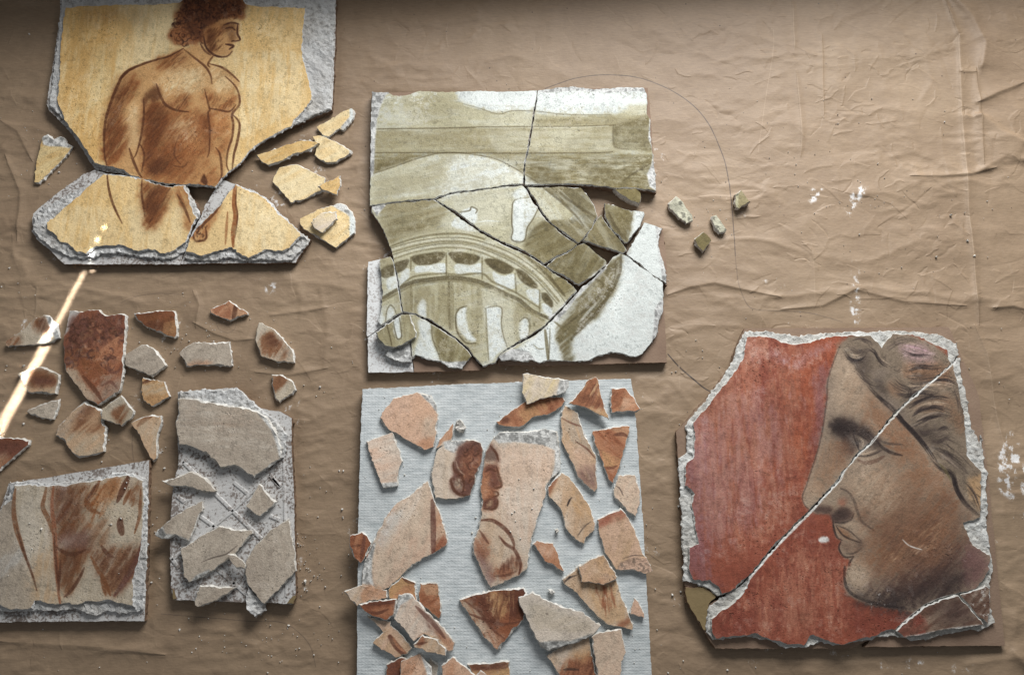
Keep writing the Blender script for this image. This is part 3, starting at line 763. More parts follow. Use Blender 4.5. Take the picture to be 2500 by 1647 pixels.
# ================================================================== 2  green architectural fresco (centre)
g2 = 'pieces of the broken green architectural tile'
ZG0, ZG1 = 0.007, 0.0115
def cpiece(pts, label, bed=None, top=None, tside=None, tilemat=None, cut=None, **kw):
    px = P(pts)
    t = thing('fresco_piece', label, 'fresco', px, g2)
    part(t, 'tile_backing', grow(px, 1.0), 0, ZG0, tilemat or M_TILEB, M_TSIDE, jag=0.0003, rim=0.0004, grid=0.015, und=0.0001, ztrace=ZG1)
    q = P(cut) if cut else px
    part(t, 'painted_plaster', q, ZG0, ZG1, M1, M_BEDW, jag=kw.pop('jag', 0.00045), rim=kw.pop('rim', 0.0009), **kw)
    return t
S1.z = ZG1
S1.fill(P('S 850 150 1700 150 1700 960 850 960'), COLR['white'], 1)
ops(S1, ZG1, '''
F pale 0.95 0 0.35 | B 60 80 690 80 700 150 760 195 880 225 1000 262 1080 245 1250 245 1340 255 1500 268 1840 268 1910 230 1960 200 2140 190 2140 560 60 560
d white 0.55 | B 80 100 560 100 500 360 300 330 100 370
f green 0.35 10 0 0.6 | B 300 130 560 140 700 200 640 350 420 360
F green 0.7 0 0.6 | B 60 372 560 368 830 362 1250 358 1850 348 1850 545 1180 548 60 545
F palew 0.6 0 0.9 | B 900 380 1840 365 1840 530 1000 530
F green 0.75 0 0.5 | B 1250 290 2140 270 2140 350 1250 355
f palew 0.6 6 0 0.8 | B 1000 290 1240 260 1240 340 900 350
f olive 0.75 3 0 0.5 | B 1838 350 1900 330 2060 285 2110 300 2130 520 1950 524 1850 505 1838 440
l greenk 5 0.5 | B 1835 345 1834 430 1850 505 1950 522
F greend 0.9 0 0.5 | B 60 548 560 548 700 545 1180 550 2160 545 2160 840 1300 790 1180 690 1050 622 950 580 860 560 720 548 560 556 400 592 250 645 80 705 60 705
F olive 0.5 0 0.9 | B 1300 560 2140 560 2150 820 1700 790
f olive 0.5 5 15 0.8 | B 80 700 250 640 420 585 560 550 400 560 80 640
f olive 0.55 6 165 0.8 | B 1180 640 1320 640 1500 770 1250 770 1200 700
h olive 0.4 3 50 60 5 | B 1200 580 2000 580 2000 770 1300 760
h palew 0.4 3 50 50 4 | B 1300 580 2100 580 2100 770 1500 760
h green 0.4 3 60 50 4 | B 90 380 1800 370 1800 540 90 540
l greenk 4 0.6 | B 1900 755 1990 690 2060 650 2120 615
F pale 0.75 15 0.5 | B 66 710 250 650 400 598 560 560 640 560 650 640 600 780 560 880 66 940
f green 0.4 10 20 0.8 | B 90 740 420 640 620 580 600 700 200 880
f palew 0.6 8 20 0.8 | B 640 560 860 575 1040 630 1180 740 1180 770 620 830 600 760
l greenk 3.5 0.7 0.3 | B 80 374 300 370 560 368 830 362 1250 358 1600 354 1850 346
l palew 3 0.8 0.3 | B 840 366 1250 363 1600 360 1800 352
l greenk 3.5 0.7 0.3 | B 80 546 300 546 560 546 900 548 1180 550 1700 546 1830 540
l greenk 3.5 0.6 0.3 | B 80 700 250 645 400 592 560 552 720 548 860 566 960 586 1060 626 1180 695 1290 765
l palew 4 0.7 | B 860 575 960 596 1050 634 1180 712
l greenk 3 0.5 | B 740 190 860 222 1000 265 1100 242 1250 242 1340 252 1500 268 1820 270
c greenk 0.35 40 8 2 | B 1340 90 2060 80 2070 150 1500 130
c olive 0.3 30 9 2 | B 380 140 560 140 560 340 390 320
F pale 0.9 20 0.4 | b 60 10 540 10 700 130 900 260 1350 480 1580 680 1360 920 1000 1220 300 1220 100 700
F green 0.9 20 0.6 | b 130 60 200 40 530 10 640 90 600 190 560 240 300 300 220 350 150 200
f olive 0.45 8 20 0.8 | b 200 180 420 110 560 150 540 230 300 290 220 340
f palew 0.7 3 | b 640 130 700 140 660 210 800 260 620 230 580 190
f white 0.95 2 | b 690 150 730 150 830 220 860 255 780 245 660 215
f white 0.95 2 | b 720 110 800 75 835 110 830 200 780 150
l olive 5 0.75 0.3 | b 220 362 320 325 450 290 600 272 760 275 900 310
l greenk 3 0.6 0.3 | b 220 375 400 325 600 300 800 310 1000 372 1150 445 1300 555 1420 680 1500 790
l palew 7 0.8 0.2 | b 222 390 400 340 600 313 800 325 1000 390 1150 465 1300 580 1420 710 1480 800
l olive 6 0.6 0.2 | b 225 405 400 355 600 328 800 340 1000 408 1150 484 1300 602 1440 760
l greenk 3 0.6 0.2 | b 230 425 400 375 600 345 800 358 1000 428 1150 506 1290 620 1430 780
l palew 7 0.8 0.2 | b 232 438 400 390 600 358 800 370 1000 445 1140 520 1280 640 1400 770
l olive 4 0.6 0.2 | b 236 455 400 402 600 372 800 385 1000 460 1130 535 1270 655
f greend 0.85 2 30 0.6 | b 1150 400 1260 450 1340 500 1400 555 1500 610 1578 684 1500 750 1400 640 1280 520
l greenk 6 0.7 0.2 | b 1160 405 1280 500 1400 620 1480 720
f greenk 0.85 1 | b 370 435 480 412 602 402 608 436 545 488 432 497 382 472
f olive 0.7 3 | b 400 430 480 415 590 412 580 440 480 450
f greenk 0.85 1 | b 640 406 750 404 862 430 864 458 810 492 704 486 660 446
f olive 0.7 3 | b 680 415 760 412 850 434 840 460 740 450
f greenk 0.85 1 | b 902 455 1000 458 1104 515 1096 552 1030 562 950 522
f olive 0.7 3 | b 940 466 1010 470 1090 520 1060 535 990 510
f greenk 0.85 1 | b 1130 528 1180 538 1240 590 1285 645 1268 668 1200 640 1152 592
f olive 0.7 3 | b 1170 560 1220 590 1270 640 1230 640
f greenk 0.85 1 | b 1308 712 1350 700 1396 760 1390 806 1340 770
f greenk 0.85 1 | b 246 486 345 455 342 500 305 540 252 552
f greenk 0.8 1 | b 150 525 238 490 244 560 232 582 150 582
f green 0.6 2 | b 140 460 220 440 240 480 150 520
f white 0.95 1 | b 398 505 480 500 612 482 610 560 500 545 402 552
f white 0.95 1 | b 690 490 800 500 876 482 882 560 790 550 702 562
f white 0.95 1 | b 958 545 1030 575 1120 565 1120 665 1000 650
f white 0.95 1 | b 1208 675 1302 685 1296 785 1220 730
f white 0.95 1 | b 1320 770 1390 815 1385 880 1330 830
f white 0.9 1 | b 196 596 270 580 282 650 200 672
f white 0.9 1 | b 300 555 350 520 350 590 290 640
l olive 5 0.7 0.3 | b 300 640 380 585 500 565 610 560 720 570 880 560 960 620 1110 690 1200 745 1300 810
l greenk 10 0.85 0.35 | b 160 738 280 668 380 622 500 604 640 590 800 606 900 636 1050 708 1150 752 1250 832 1385 892
l olive 6 0.6 0.3 | b 160 760 290 690 400 640 640 612 800 630 900 660 1050 735 1140 780 1240 850 1330 900
l olive 4 0.7 0.3 | b 364 440 364 540
l olive 4 0.7 0.3 | b 622 410 622 590
l olive 4 0.7 0.3 | b 882 440 882 600
l olive 4 0.7 0.3 | b 1120 560 1130 700
l olive 4 0.7 0.3 | b 1300 680 1300 840
l olive 6 0.6 0.3 | b 365 640 370 830
l greenk 6 0.7 0.3 | b 640 620 640 800 648 960
l olive 10 0.5 0.3 | b 660 620 662 960
f green 0.7 5 90 0.7 | b 290 680 500 650 620 640 650 940 500 880 310 830
f green 0.6 5 90 0.7 | b 680 640 890 660 900 1000 820 1150 760 1060 690 960
f palew 0.7 6 90 0.7 | b 900 680 1120 760 1130 1060 1040 1080 900 900
f green 0.6 5 90 0.7 | b 1130 780 1300 870 1330 930 1240 1000 1130 1060
f white 0.95 2 | b 420 790 460 745 475 800 478 880 420 850
f white 0.97 2 | b 700 845 766 798 768 890 790 975 838 1030 836 1052 780 1042 722 965 698 900
f white 0.97 2 | b 908 815 960 800 1022 812 1018 900 1030 1000 1062 1090 1000 1140 932 1198 925 1000
f white 0.95 2 | b 1158 920 1195 880 1224 920 1216 1020 1160 1046
l greenk 4 0.8 0.4 | b 770 795 710 820 690 880 702 980 760 1060 835 1064
l greenk 3 0.6 0.4 | b 905 815 960 798 1024 812 1022 920 1036 1010 1064 1090
l olive 4 0.6 0.4 | b 910 820 915 980 930 1190
l greenk 3 0.6 0.4 | b 1150 910 1195 878 1228 920 1220 1010
f white 0.97 2 | b 420 905 470 895 515 930 515 1020 545 1100 585 1195 400 1170 425 1010
f greend 0.85 4 70 0.6 | b 520 930 600 975 700 1045 790 1120 820 1240 600 1240 550 1090
f olive 0.7 4 80 0.6 | b 580 1000 660 1040 680 1180 620 1210 560 1090
l greenk 3 0.6 | b 515 930 520 1020 548 1100 585 1195
f white 0.95 2 | b 190 850 210 800 240 820 250 860 185 920
l greenk 3 0.6 | b 180 920 190 830 215 790 245 815 260 860
F pale 0.9 15 0.4 | B 545 880 1180 770 1300 950 1600 1200 1340 1370 880 1130
f palew 0.8 10 | B 620 860 1050 800 1080 1000 900 1060 720 960
f white 0.98 2 | B 1110 905 1150 880 1260 870 1290 940 1240 1040 1205 1100 1190 1180 1130 1190 1095 1170 1105 1060
l greenk 3.5 0.7 0.4 | B 1230 868 1120 890 1100 960 1098 1060 1105 1110 1095 1170 1130 1190 1190 1180 1210 1090 1250 1030 1290 950
f white 0.9 3 | B 1120 820 1200 800 1230 850 1120 880
f white 0.97 2 | B 720 985 800 940 845 960 835 1060 770 1030
l greenk 3.5 0.7 0.4 | B 720 978 790 965 805 940 845 958 835 985
l white 3 0.8 | B 845 1052 920 1040 1010 1045
f olive 0.92 4 30 0.4 | B 1190 1260 1205 1150 1280 1060 1350 1030 1450 1110 1600 1210 1500 1300 1330 1370
f greend 0.5 8 60 0.8 | B 1220 1200 1320 1100 1500 1200 1350 1330
f pale 0.9 2 120 0.4 | B 1210 790 1300 800 1450 900 1540 990 1500 1030 1380 1040 1270 900
f olive 0.9 2 135 0.5 | B 1290 785 1450 780 1620 790 1730 1010 1600 1210 1520 1170 1380 1040 1500 1035 1545 990 1450 900 1340 810
l greenk 6 0.6 0.3 | B 1400 790 1500 880 1620 960 1730 1030
l greenk 5 0.6 0.3 | B 1340 810 1450 900 1560 1000 1620 1080
f green 0.5 6 135 0.8 | B 1480 1040 1640 1080 1600 1190 1440 1090
F olive 0.95 120 0.4 | B 1610 1185 1745 980 1950 1250 1910 1290 1700 1220
f green 0.5 8 60 0.8 | B 1660 1150 1740 1040 1860 1180 1800 1220
F olive 0.95 120 0.4 | B 1765 890 1980 960 1960 1080 1935 1210 1860 1140 1770 1020
f greend 0.6 6 30 0.8 | B 1790 930 1950 970 1930 1060 1850 1050
l greenk 7 0.7 0.3 | B 1800 980 1850 1080 1930 1180
l olive 4 0.5 0.3 | B 1975 970 1955 1100 1935 1190
F olive 0.95 60 0.35 | B 1320 1375 1620 1180 1800 1340 1590 1520
f greend 0.6 8 60 0.8 | B 1500 1290 1640 1230 1740 1330 1600 1460 1440 1390
F greend 0.95 0 0.4 | B 1830 790 2060 790 2050 950 1860 850
F olive 0.92 45 0.6 | b 1785 488 1830 455 1900 425 1902 520 1880 640 1830 720 1720 880 1650 905 1550 1010 1535 1040 1552 1200 1478 1200 1422 1050 1420 960 1480 860 1560 750 1700 580
f green 0.5 6 45 0.8 | b 1600 720 1800 540 1820 620 1700 800 1560 900
l greenk 7 0.7 0.3 | b 1890 430 1880 560 1800 720 1680 880 1560 1000 1530 1040
l greenk 5 0.6 0.3 | b 1700 600 1760 640 1700 760 1560 880 1470 950
l greenk 4 0.6 0.3 | b 1850 470 1840 600 1740 760 1600 920
l olive 5 0.7 0.3 | b 1410 910 1480 970 1510 1010
l olive 7 0.75 0.3 | b 1340 970 1352 1080 1362 1185
l greenk 3 0.6 0.3 | b 1375 960 1372 1080 1366 1180
l olive 3 0.6 0.4 | b 1255 1075 1290 1105 1330 1105
F green 0.8 90 0.5 | b 110 980 250 880 360 850 415 990 350 1060 240 1100 130 1040
''')
ops(S1, ZG1, '''
k greenk 0.30 | B 60 200 2150 200 2150 820 60 940
k palew 0.35 | B 60 200 2150 200 2150 820 60 940
k greenk 0.22 | b 60 10 540 10 1300 400 1580 680 1360 920 1000 1220 300 1220 100 700
k palew 0.30 | b 60 10 540 10 1300 400 1580 680 1360 920 1000 1220 300 1220 100 700
k greenk 0.30 | B 1190 780 2000 780 1950 1270 1780 1360 1590 1520 1330 1380 1180 1260
k pale 0.25 | B 1190 780 2000 780 1950 1270 1780 1360 1590 1520 1330 1380 1180 1260
k greenk 0.3 | b 1785 488 1900 425 1880 640 1720 880 1540 1040 1552 1200 1478 1200 1422 1000 1560 750
k ash 0.6 | b 1600 720 1900 430 2200 620 2230 1190 1560 1190 1560 1000
''')
for q in ('B 60 80 240 90 180 130 150 200 120 300 110 420 95 700 66 720', 'B 1280 70 2110 50 2110 110 2000 95 1800 110 1560 95 1300 110', 'B 2075 90 2110 60 2160 830 2100 790 2080 700 2110 640 2130 540 2090 440 2100 300', 'b 1360 880 1440 820 1590 660 1780 490 1790 520 1640 660 1560 740 1480 850 1420 910', 'b 2140 200 2220 220 2240 650 2190 600', 'b 1000 1160 1100 1100 1230 1130 1290 1210 1000 1225', 'b 2140 800 2210 720 2240 1200 2060 1140 2120 1050', 'b 380 1150 640 1200 830 1190 900 1260 390 1270', 'b 40 450 140 455 150 700 140 940 40 1010', 'b 40 1000 110 985 140 1060 230 1110 370 1060 385 1270 40 1275', 'b 75 70 190 55 120 140'):
    S1.rough(P(q), (216, 217, 215), 0, 0.8)
S1.z = ZG1
cpiece('B 78 97 300 93 700 88 1285 82 1283 110 1270 190 1255 260 1240 370 1228 430 1210 530 1190 620 1183 680 1182 770 1050 780 850 810 650 835 540 878 400 885 200 910 75 930 66 925 66 600 70 300', 'large left half of the green fresco\'s top, with horizontal bands and pale arch',
       cut='B 80 100 200 105 240 128 330 128 420 95 600 100 860 92 1000 100 1283 92 1283 110 1270 190 1255 260 1240 370 1228 430 1210 530 1190 620 1183 680 1182 770 1050 780 850 810 650 835 540 878 400 885 200 910 75 928 68 925 70 600 74 300')
cpiece('B 1290 84 1500 70 2092 58 2115 300 2130 560 2152 825 2000 800 1850 800 1700 780 1500 767 1350 772 1194 775 1191 690 1198 620 1218 530 1238 430 1248 370 1264 260 1279 180', 'right half of the green fresco\'s top, with a dark square by its right edge',
       cut='B 1291 90 1400 76 1560 64 1700 84 1900 66 2060 72 2084 130 2080 260 2106 300 2104 420 2126 560 2132 640 2148 822 2000 800 1850 800 1700 780 1500 767 1350 772 1194 775 1191 690 1198 620 1218 530 1238 430 1248 370 1264 260 1279 180')
cpiece('b 80 72 200 52 530 18 600 70 700 140 800 210 880 265 1030 345 1160 400 1260 450 1335 500 1400 555 1500 610 1573 682 1520 740 1450 818 1386 883 1326 943 1246 998 1098 1083 1018 1138 980 1206 890 1230 820 1156 780 1098 700 1028 600 956 500 888 400 850 352 843 312 838 297 760 277 650 262 560 238 450 217 370 180 270 140 200 100 140 78 110', 'big central green fresco piece painted with curved arches and scalloped niches')
cpiece('B 552 885 660 842 850 818 1050 790 1180 783 1200 802 1230 862 1272 922 1298 962 1358 1042 1438 1112 1518 1172 1574 1207 1540 1240 1448 1288 1368 1328 1333 1352 1240 1286 1150 1236 1030 1190 880 1110 760 1020 650 950', 'pale green wedge with a white foot-like shape, under the top left half')
cpiece('B 1212 790 1300 794 1450 790 1600 798 1650 852 1700 922 1722 1000 1688 1070 1656 1120 1616 1172 1582 1199 1524 1160 1444 1100 1369 1038 1306 950 1276 888 1240 845', 'olive wedge with dark diagonal strokes, under the top right half')
cpiece('B 1775 910 1850 930 1970 965 2060 970 2065 995 2030 1080 1940 1195 1920 1195 1870 1140 1820 1090 1778 1010', 'green piece with a white right strip, just above the white corner piece')
cpiece('B 1748 992 1772 1032 1830 1110 1888 1180 1938 1252 1908 1272 1800 1238 1700 1206 1622 1180 1682 1082 1722 1022', 'small olive triangular piece between the green-white piece and the olive square')
cpiece('B 1622 1198 1660 1222 1700 1262 1785 1332 1785 1360 1690 1440 1590 1505 1500 1450 1420 1410 1344 1372 1420 1304 1500 1272 1572 1218', 'plain olive green square piece lying skewed among the cracked pieces')
cpiece('B 2060 1050 2200 1090 2215 1200 2230 1400 2232 1500 2150 1450 2050 1370 1934 1276 1990 1180 2030 1110', 'white unpainted corner piece at the right edge of the green fresco',
       cut='B 2060 1050 2196 1090 2170 1140 2165 1220 2196 1320 2215 1400 2226 1496 2150 1450 2050 1370 1934 1276 1990 1180 2030 1110')
cpiece('b 1885 412 1930 427 2000 482 2100 552 2195 622 2202 720 2215 900 2232 1195 1700 1208 1360 1218 1022 1216 1002 1208 1002 1162 1032 1132 1122 1084 1262 1009 1333 954 1404 884 1464 824 1534 744 1594 674 1704 584 1792 494 1830 442', 'large white lower right piece with an olive curving brush band',
       cut='b 1885 412 1930 427 2000 482 2100 552 2195 622 2200 720 2200 820 2170 900 2150 1010 2100 1080 2050 1140 2000 1165 1900 1140 1820 1130 1740 1150 1660 1190 1560 1196 1480 1190 1360 1188 1300 1205 1250 1186 1180 1200 1100 1180 1020 1192 1004 1162 1032 1132 1122 1084 1262 1009 1333 954 1404 884 1464 824 1534 744 1594 674 1704 584 1792 494 1830 442')
cpiece('b 52 465 215 432 238 470 252 550 268 640 288 760 303 838 250 862 150 936 42 1008 40 990 46 700', 'dusty grey strip piece at the lower left edge beside the arches', tilemat=M_TILEG,
       cut='b 140 458 215 434 238 470 252 550 268 640 288 760 303 838 250 862 150 934 120 900 140 850 160 700 150 600 132 500')
cpiece('b 48 1016 150 946 250 876 310 850 346 852 350 940 360 1040 366 1150 382 1266 52 1270 48 1150', 'chalky bottom left corner piece of the green fresco', tilemat=M_TILEG, und=0.0009, undf=220, grid=0.0035,
       cut='b 110 1000 200 930 310 866 346 860 350 940 360 1040 366 1150 372 1200 300 1200 230 1180 180 1150 200 1120 130 1080')
cpiece('b 352 852 400 858 480 900 600 973 700 1043 776 1113 826 1178 895 1250 650 1260 387 1266 371 1150 366 1040 356 940', 'bottom piece with white and olive leg shapes beside the chalky corner', 
       cut='b 352 852 400 858 480 900 600 973 700 1043 776 1113 806 1160 770 1200 740 1250 640 1240 580 1196 480 1180 400 1150 378 1180 371 1150 366 1040 356 940')
flake('b 110 980 250 885 300 855 355 855 375 910 410 985 400 1020 350 1050 300 1080 240 1095 180 1080 130 1030', ZG1 + 0.0006, 0.004, S2, 'pale', 'rounded pale green flake resting on the chalky bottom left corner piece', g2,
      '''F green 0.7 90 0.8 | b 110 980 250 880 360 850 415 990 350 1060 240 1100 130 1040
f white 0.95 2 | b 235 905 262 870 288 860 290 960 300 1010 270 1035 245 980
l greenk 3.5 0.7 0.4 | b 190 930 215 1030 225 1080
l greenk 3 0.7 0.4 | b 236 900 250 980 268 1034 296 1020 292 950 280 880''', cat='fragment', side=M_BEDW)
g = 'chunks of the green fresco loose on the paper'
def chunk(pts, z0, th, sheet, base, label, text='', **kw):
    return flake(pts, z0, th, sheet, base, label, g, text, und=0.0006, undf=300, grid=0.004, flare=0.0007, side=M_PLASTER, **kw)
chunk('B 1845 805 1900 800 2000 800 2035 830 2040 880 2025 915 1960 890 1905 860 1868 830', 0, 0.012, S1, 'greend', 'green chunk tucked under the lower edge of the top right half', tilt=(0, 0.05))
chunk('F 655 985 695 948 715 960 775 1050 778 1068 745 1082 700 1048 660 1006', 0, 0.0075, S1, 'pale', 'pale oblong chunk, largest of four beside the green fresco', 'r palew 1.0 | F 650 940 790 940 790 1090 650 1090')
chunk('F 870 1045 890 1040 920 1080 942 1110 935 1126 905 1130 880 1098 865 1065', 0, 0.0075, S1, 'pale', 'pale sliver-shaped chunk between the oblong and the pencil line', 'r palew 1.0 | F 860 1030 950 1030 950 1140 860 1140')
chunk('F 785 1158 830 1120 868 1160 855 1183 828 1217 800 1192', 0, 0.0075, S1, 'greend', 'olive diamond-shaped chunk, lowest of four beside the green fresco')
chunk('F 980 940 1010 920 1030 945 1058 975 1020 992 1000 1010 985 1002', 0, 0.0075, S1, 'green', 'grey-green chunk across the pencil line, farthest right of the four', 'r pale 1.0 | F 970 910 1000 915 995 1010 975 1010')
# ================================================================== 3  brown fragments, leg panel and grey tile (lower left)
g = 'brown and grey fresco fragments on the paper'
HT = 0.005
def hf(pts, base, label, text='', **kw):
    return flake(pts, kw.pop('z', 0), kw.pop('th', HT), kw.pop('sheet', S1), base, label, g, text, **kw)
hf('C 40 395 110 350 190 290 240 235 330 205 365 215 400 260 425 320 432 370 380 395 310 415 200 425 60 435 40 425', 'grey', 'fragment with dark brown tip and white right end under the sunbeam', '''
f brown 0.9 5 60 0.6 | C 30 400 110 350 150 370 130 420 40 440
f brown 0.9 6 70 0.6 | C 240 235 330 215 360 250 350 330 310 350 250 290
f brownk 0.6 4 70 0.6 | C 270 240 340 225 350 300 300 320
r chalk 0.8 | C 330 200 365 205 410 255 440 370 410 390 380 340 350 260''', ang=45, streakc='stone')
hf('C 500 170 600 180 640 165 720 165 740 190 780 205 890 195 915 205 915 300 905 400 888 500 896 600 880 700 868 752 790 808 710 862 620 805 540 706 468 606 460 480 462 350 482 250', 'rust', 'largest brown fragment, covered with painted curls of dark hair', '''
F ash 0.9 | C 440 160 600 170 560 210 520 270 500 320 460 360 440 360
f maroon 0.8 6 90 0.6 | C 540 210 640 165 740 190 900 210 905 330 780 420 660 460 500 560 470 480 500 330
f rustl 0.7 10 45 0.6 | C 720 420 880 360 890 560 780 600 700 520
f brown 0.7 8 120 0.6 | C 470 480 640 460 760 600 720 660 560 620
f stone 0.8 4 120 0.6 | C 470 610 560 620 720 830 640 830 540 710
f greyd 0.7 8 45 0.6 | C 740 660 880 640 880 750 720 850
l brownk 9 0.7 | C 600 650 680 740 740 830
c maroon 0.7 90 13 6 | C 520 230 900 215 900 400 720 420 680 560 480 580
c brownk 0.6 60 10 4 | C 520 230 900 215 880 340 640 420 480 480
c rustl 0.6 40 12 5 | C 560 260 880 300 860 560 700 560 520 420
c maroon 0.6 16 14 5 | C 720 480 860 430 870 600 760 620
l maroon 6 0.7 | C 780 560 800 620 860 610 880 560
l maroon 6 0.6 | C 740 720 800 690 850 740''', rim=0.0016)
hf('C 965 190 1090 180 1130 170 1265 176 1278 200 1290 300 1284 356 1268 376 1150 330 1060 290 985 235', 'brown', 'dark brown striped fragment with white right edge, upper middle of the group', '''
F brownk 0.7 15 0.9 | C 960 185 1180 170 1200 330 1060 290
F gold2 0.85 15 0.7 | C 1190 260 1300 230 1300 390 1180 340
F rust 0.7 15 0.8 | C 1150 175 1280 175 1280 250 1150 260''', rim=0.002)
hf('C 1525 165 1600 130 1665 98 1710 130 1800 190 1800 203 1710 230 1670 248 1600 220 1530 190', 'rustl', 'diamond-shaped tan fragment with one dark stripe, topmost of the brown group', '''
F tan 0.6 60 0.9 | C 1520 165 1670 95 1820 200 1670 255
F rust 0.6 45 0.9 | C 1530 160 1670 100 1680 230 1600 220
l brownk 10 0.85 0.2 | C 1712 130 1704 180 1694 225''')
hf('C 910 490 960 460 1020 420 1060 420 1110 445 1170 510 1205 570 1160 608 1100 650 1020 620 912 570', 'grey', 'plain grey fragment touching the right side of the hair fragment', ang=30, streakc='greyd')
hf('C 1300 480 1340 440 1400 405 1500 405 1668 394 1676 450 1690 570 1668 582 1560 570 1450 570 1350 580 1330 520', 'grey', 'grey oblong fragment with curved lower edge and white right side', '''
f rustl 0.6 4 | C 1360 560 1450 535 1540 540 1500 575 1360 585''', ang=60, streakc='greyd', rim=0.0016)
hf('C 1880 258 1980 300 2050 370 2130 470 2140 548 2030 548 1970 525 1890 500 1855 400 1860 320', 'stone', 'leaf-shaped fragment with dark brown patch, far right of the brown group', '''
f brown 0.8 8 60 0.7 | C 1920 340 2020 370 2110 470 2110 540 1980 500 1900 470
f brownk 0.8 5 30 0.7 | C 1920 350 2000 370 2040 420 1960 430 1930 390
h brown 0.5 50 16 12 4 | C 1900 420 2000 440 1980 510 1900 490''', ang=60, streakc='greyl')
hf('C 1970 635 2030 632 2080 660 2130 690 2152 750 2090 798 2030 840 1995 808 1975 720', 'stone', 'small brown and beige fragment just right of the grey tile\'s top', '''
f brown 0.85 5 60 0.7 | C 1970 640 2040 640 2090 680 2040 720 1990 770''', ang=60, streakc='greyl', rim=0.0018)
hf('C 1035 655 1080 665 1190 690 1210 740 1230 795 1170 838 1110 870 1040 828 1028 750', 'gold2', 'small golden tan fragment below the plain grey fragment', '''
l brownk 8 0.8 | C 1035 700 1080 680 1110 672
F stone 0.6 30 0.9 | C 1030 720 1210 700 1200 780 1040 780
F brown 0.4 30 0.9 | C 1040 790 1220 780 1110 880''')
hf('C 125 630 200 600 300 578 360 600 428 635 424 700 406 776 350 782 200 768 160 700', 'stone', 'fragment with dark brown middle at the sunbeam\'s edge, left side', '''
f brown 0.9 6 | C 220 620 300 600 400 640 410 720 330 740 220 740
f maroon 0.7 5 | C 240 650 380 660 400 700 260 720
f tan 0.8 6 | C 200 740 350 730 400 740 380 780 200 775''', rim=0.002)
hf('C 190 905 270 860 370 825 424 817 424 870 390 962 310 950 230 935', 'grey', 'small grey wedge-shaped fragment with white broken right side', ang=30, streakc='greyd', rim=0.002)
hf('C 620 825 735 900 752 1000 770 1010 768 1080 755 1196 700 1218 570 1244 520 1196 460 1116 400 1080 420 1010 500 940 560 870', 'tan', 'brown fragment with pale left edge below the hair fragment', '''
F brown 0.75 45 0.8 | C 560 930 640 830 740 900 750 1040 640 1060 480 1060
F stone 0.7 45 0.8 | C 460 1060 640 1050 760 1080 740 1220 560 1240
f greyd 0.7 5 45 0.5 | C 400 1080 430 1000 620 830 650 860 520 980 450 1090
f brownk 0.5 6 45 0.7 | C 540 960 640 860 680 880 580 1000''', rim=0.0018)
hf('C 740 880 880 785 925 840 975 905 950 955 880 1010 800 978 732 956', 'stone', 'fragment with reddish brown spot leaning against its larger brown neighbour', '''
f brown 0.85 4 60 0.7 | C 820 890 890 860 930 890 900 960 880 1010 820 930
f greyl 0.5 5 | C 760 880 870 800 900 840 800 900''', sheet=S2, z=0.003, tilt=(0.03, 0.02))
hf('C 950 985 1020 945 1170 930 1172 980 1146 1060 1138 1150 1136 1246 1108 1270 1080 1230 1020 1090', 'tan', 'long pointed tan fragment above the leg panel\'s top corner', '''
l brown 11 0.75 | C 1000 1010 1050 965 1100 940
F stone 0.5 75 0.9 | C 980 980 1170 940 1140 1200 1080 1200''', rim=0.0016)
hf('C -60 1090 50 1095 150 1100 215 1112 210 1146 120 1226 20 1306 0 1336 -60 1370', 'rust', 'brown fragment cut off by the picture\'s left edge', '''
f maroon 0.7 6 | C -60 1120 100 1110 200 1130 100 1220 -60 1240
f tan 0.6 6 | C -60 1260 60 1220 20 1320 -60 1360''', rim=0.0018)

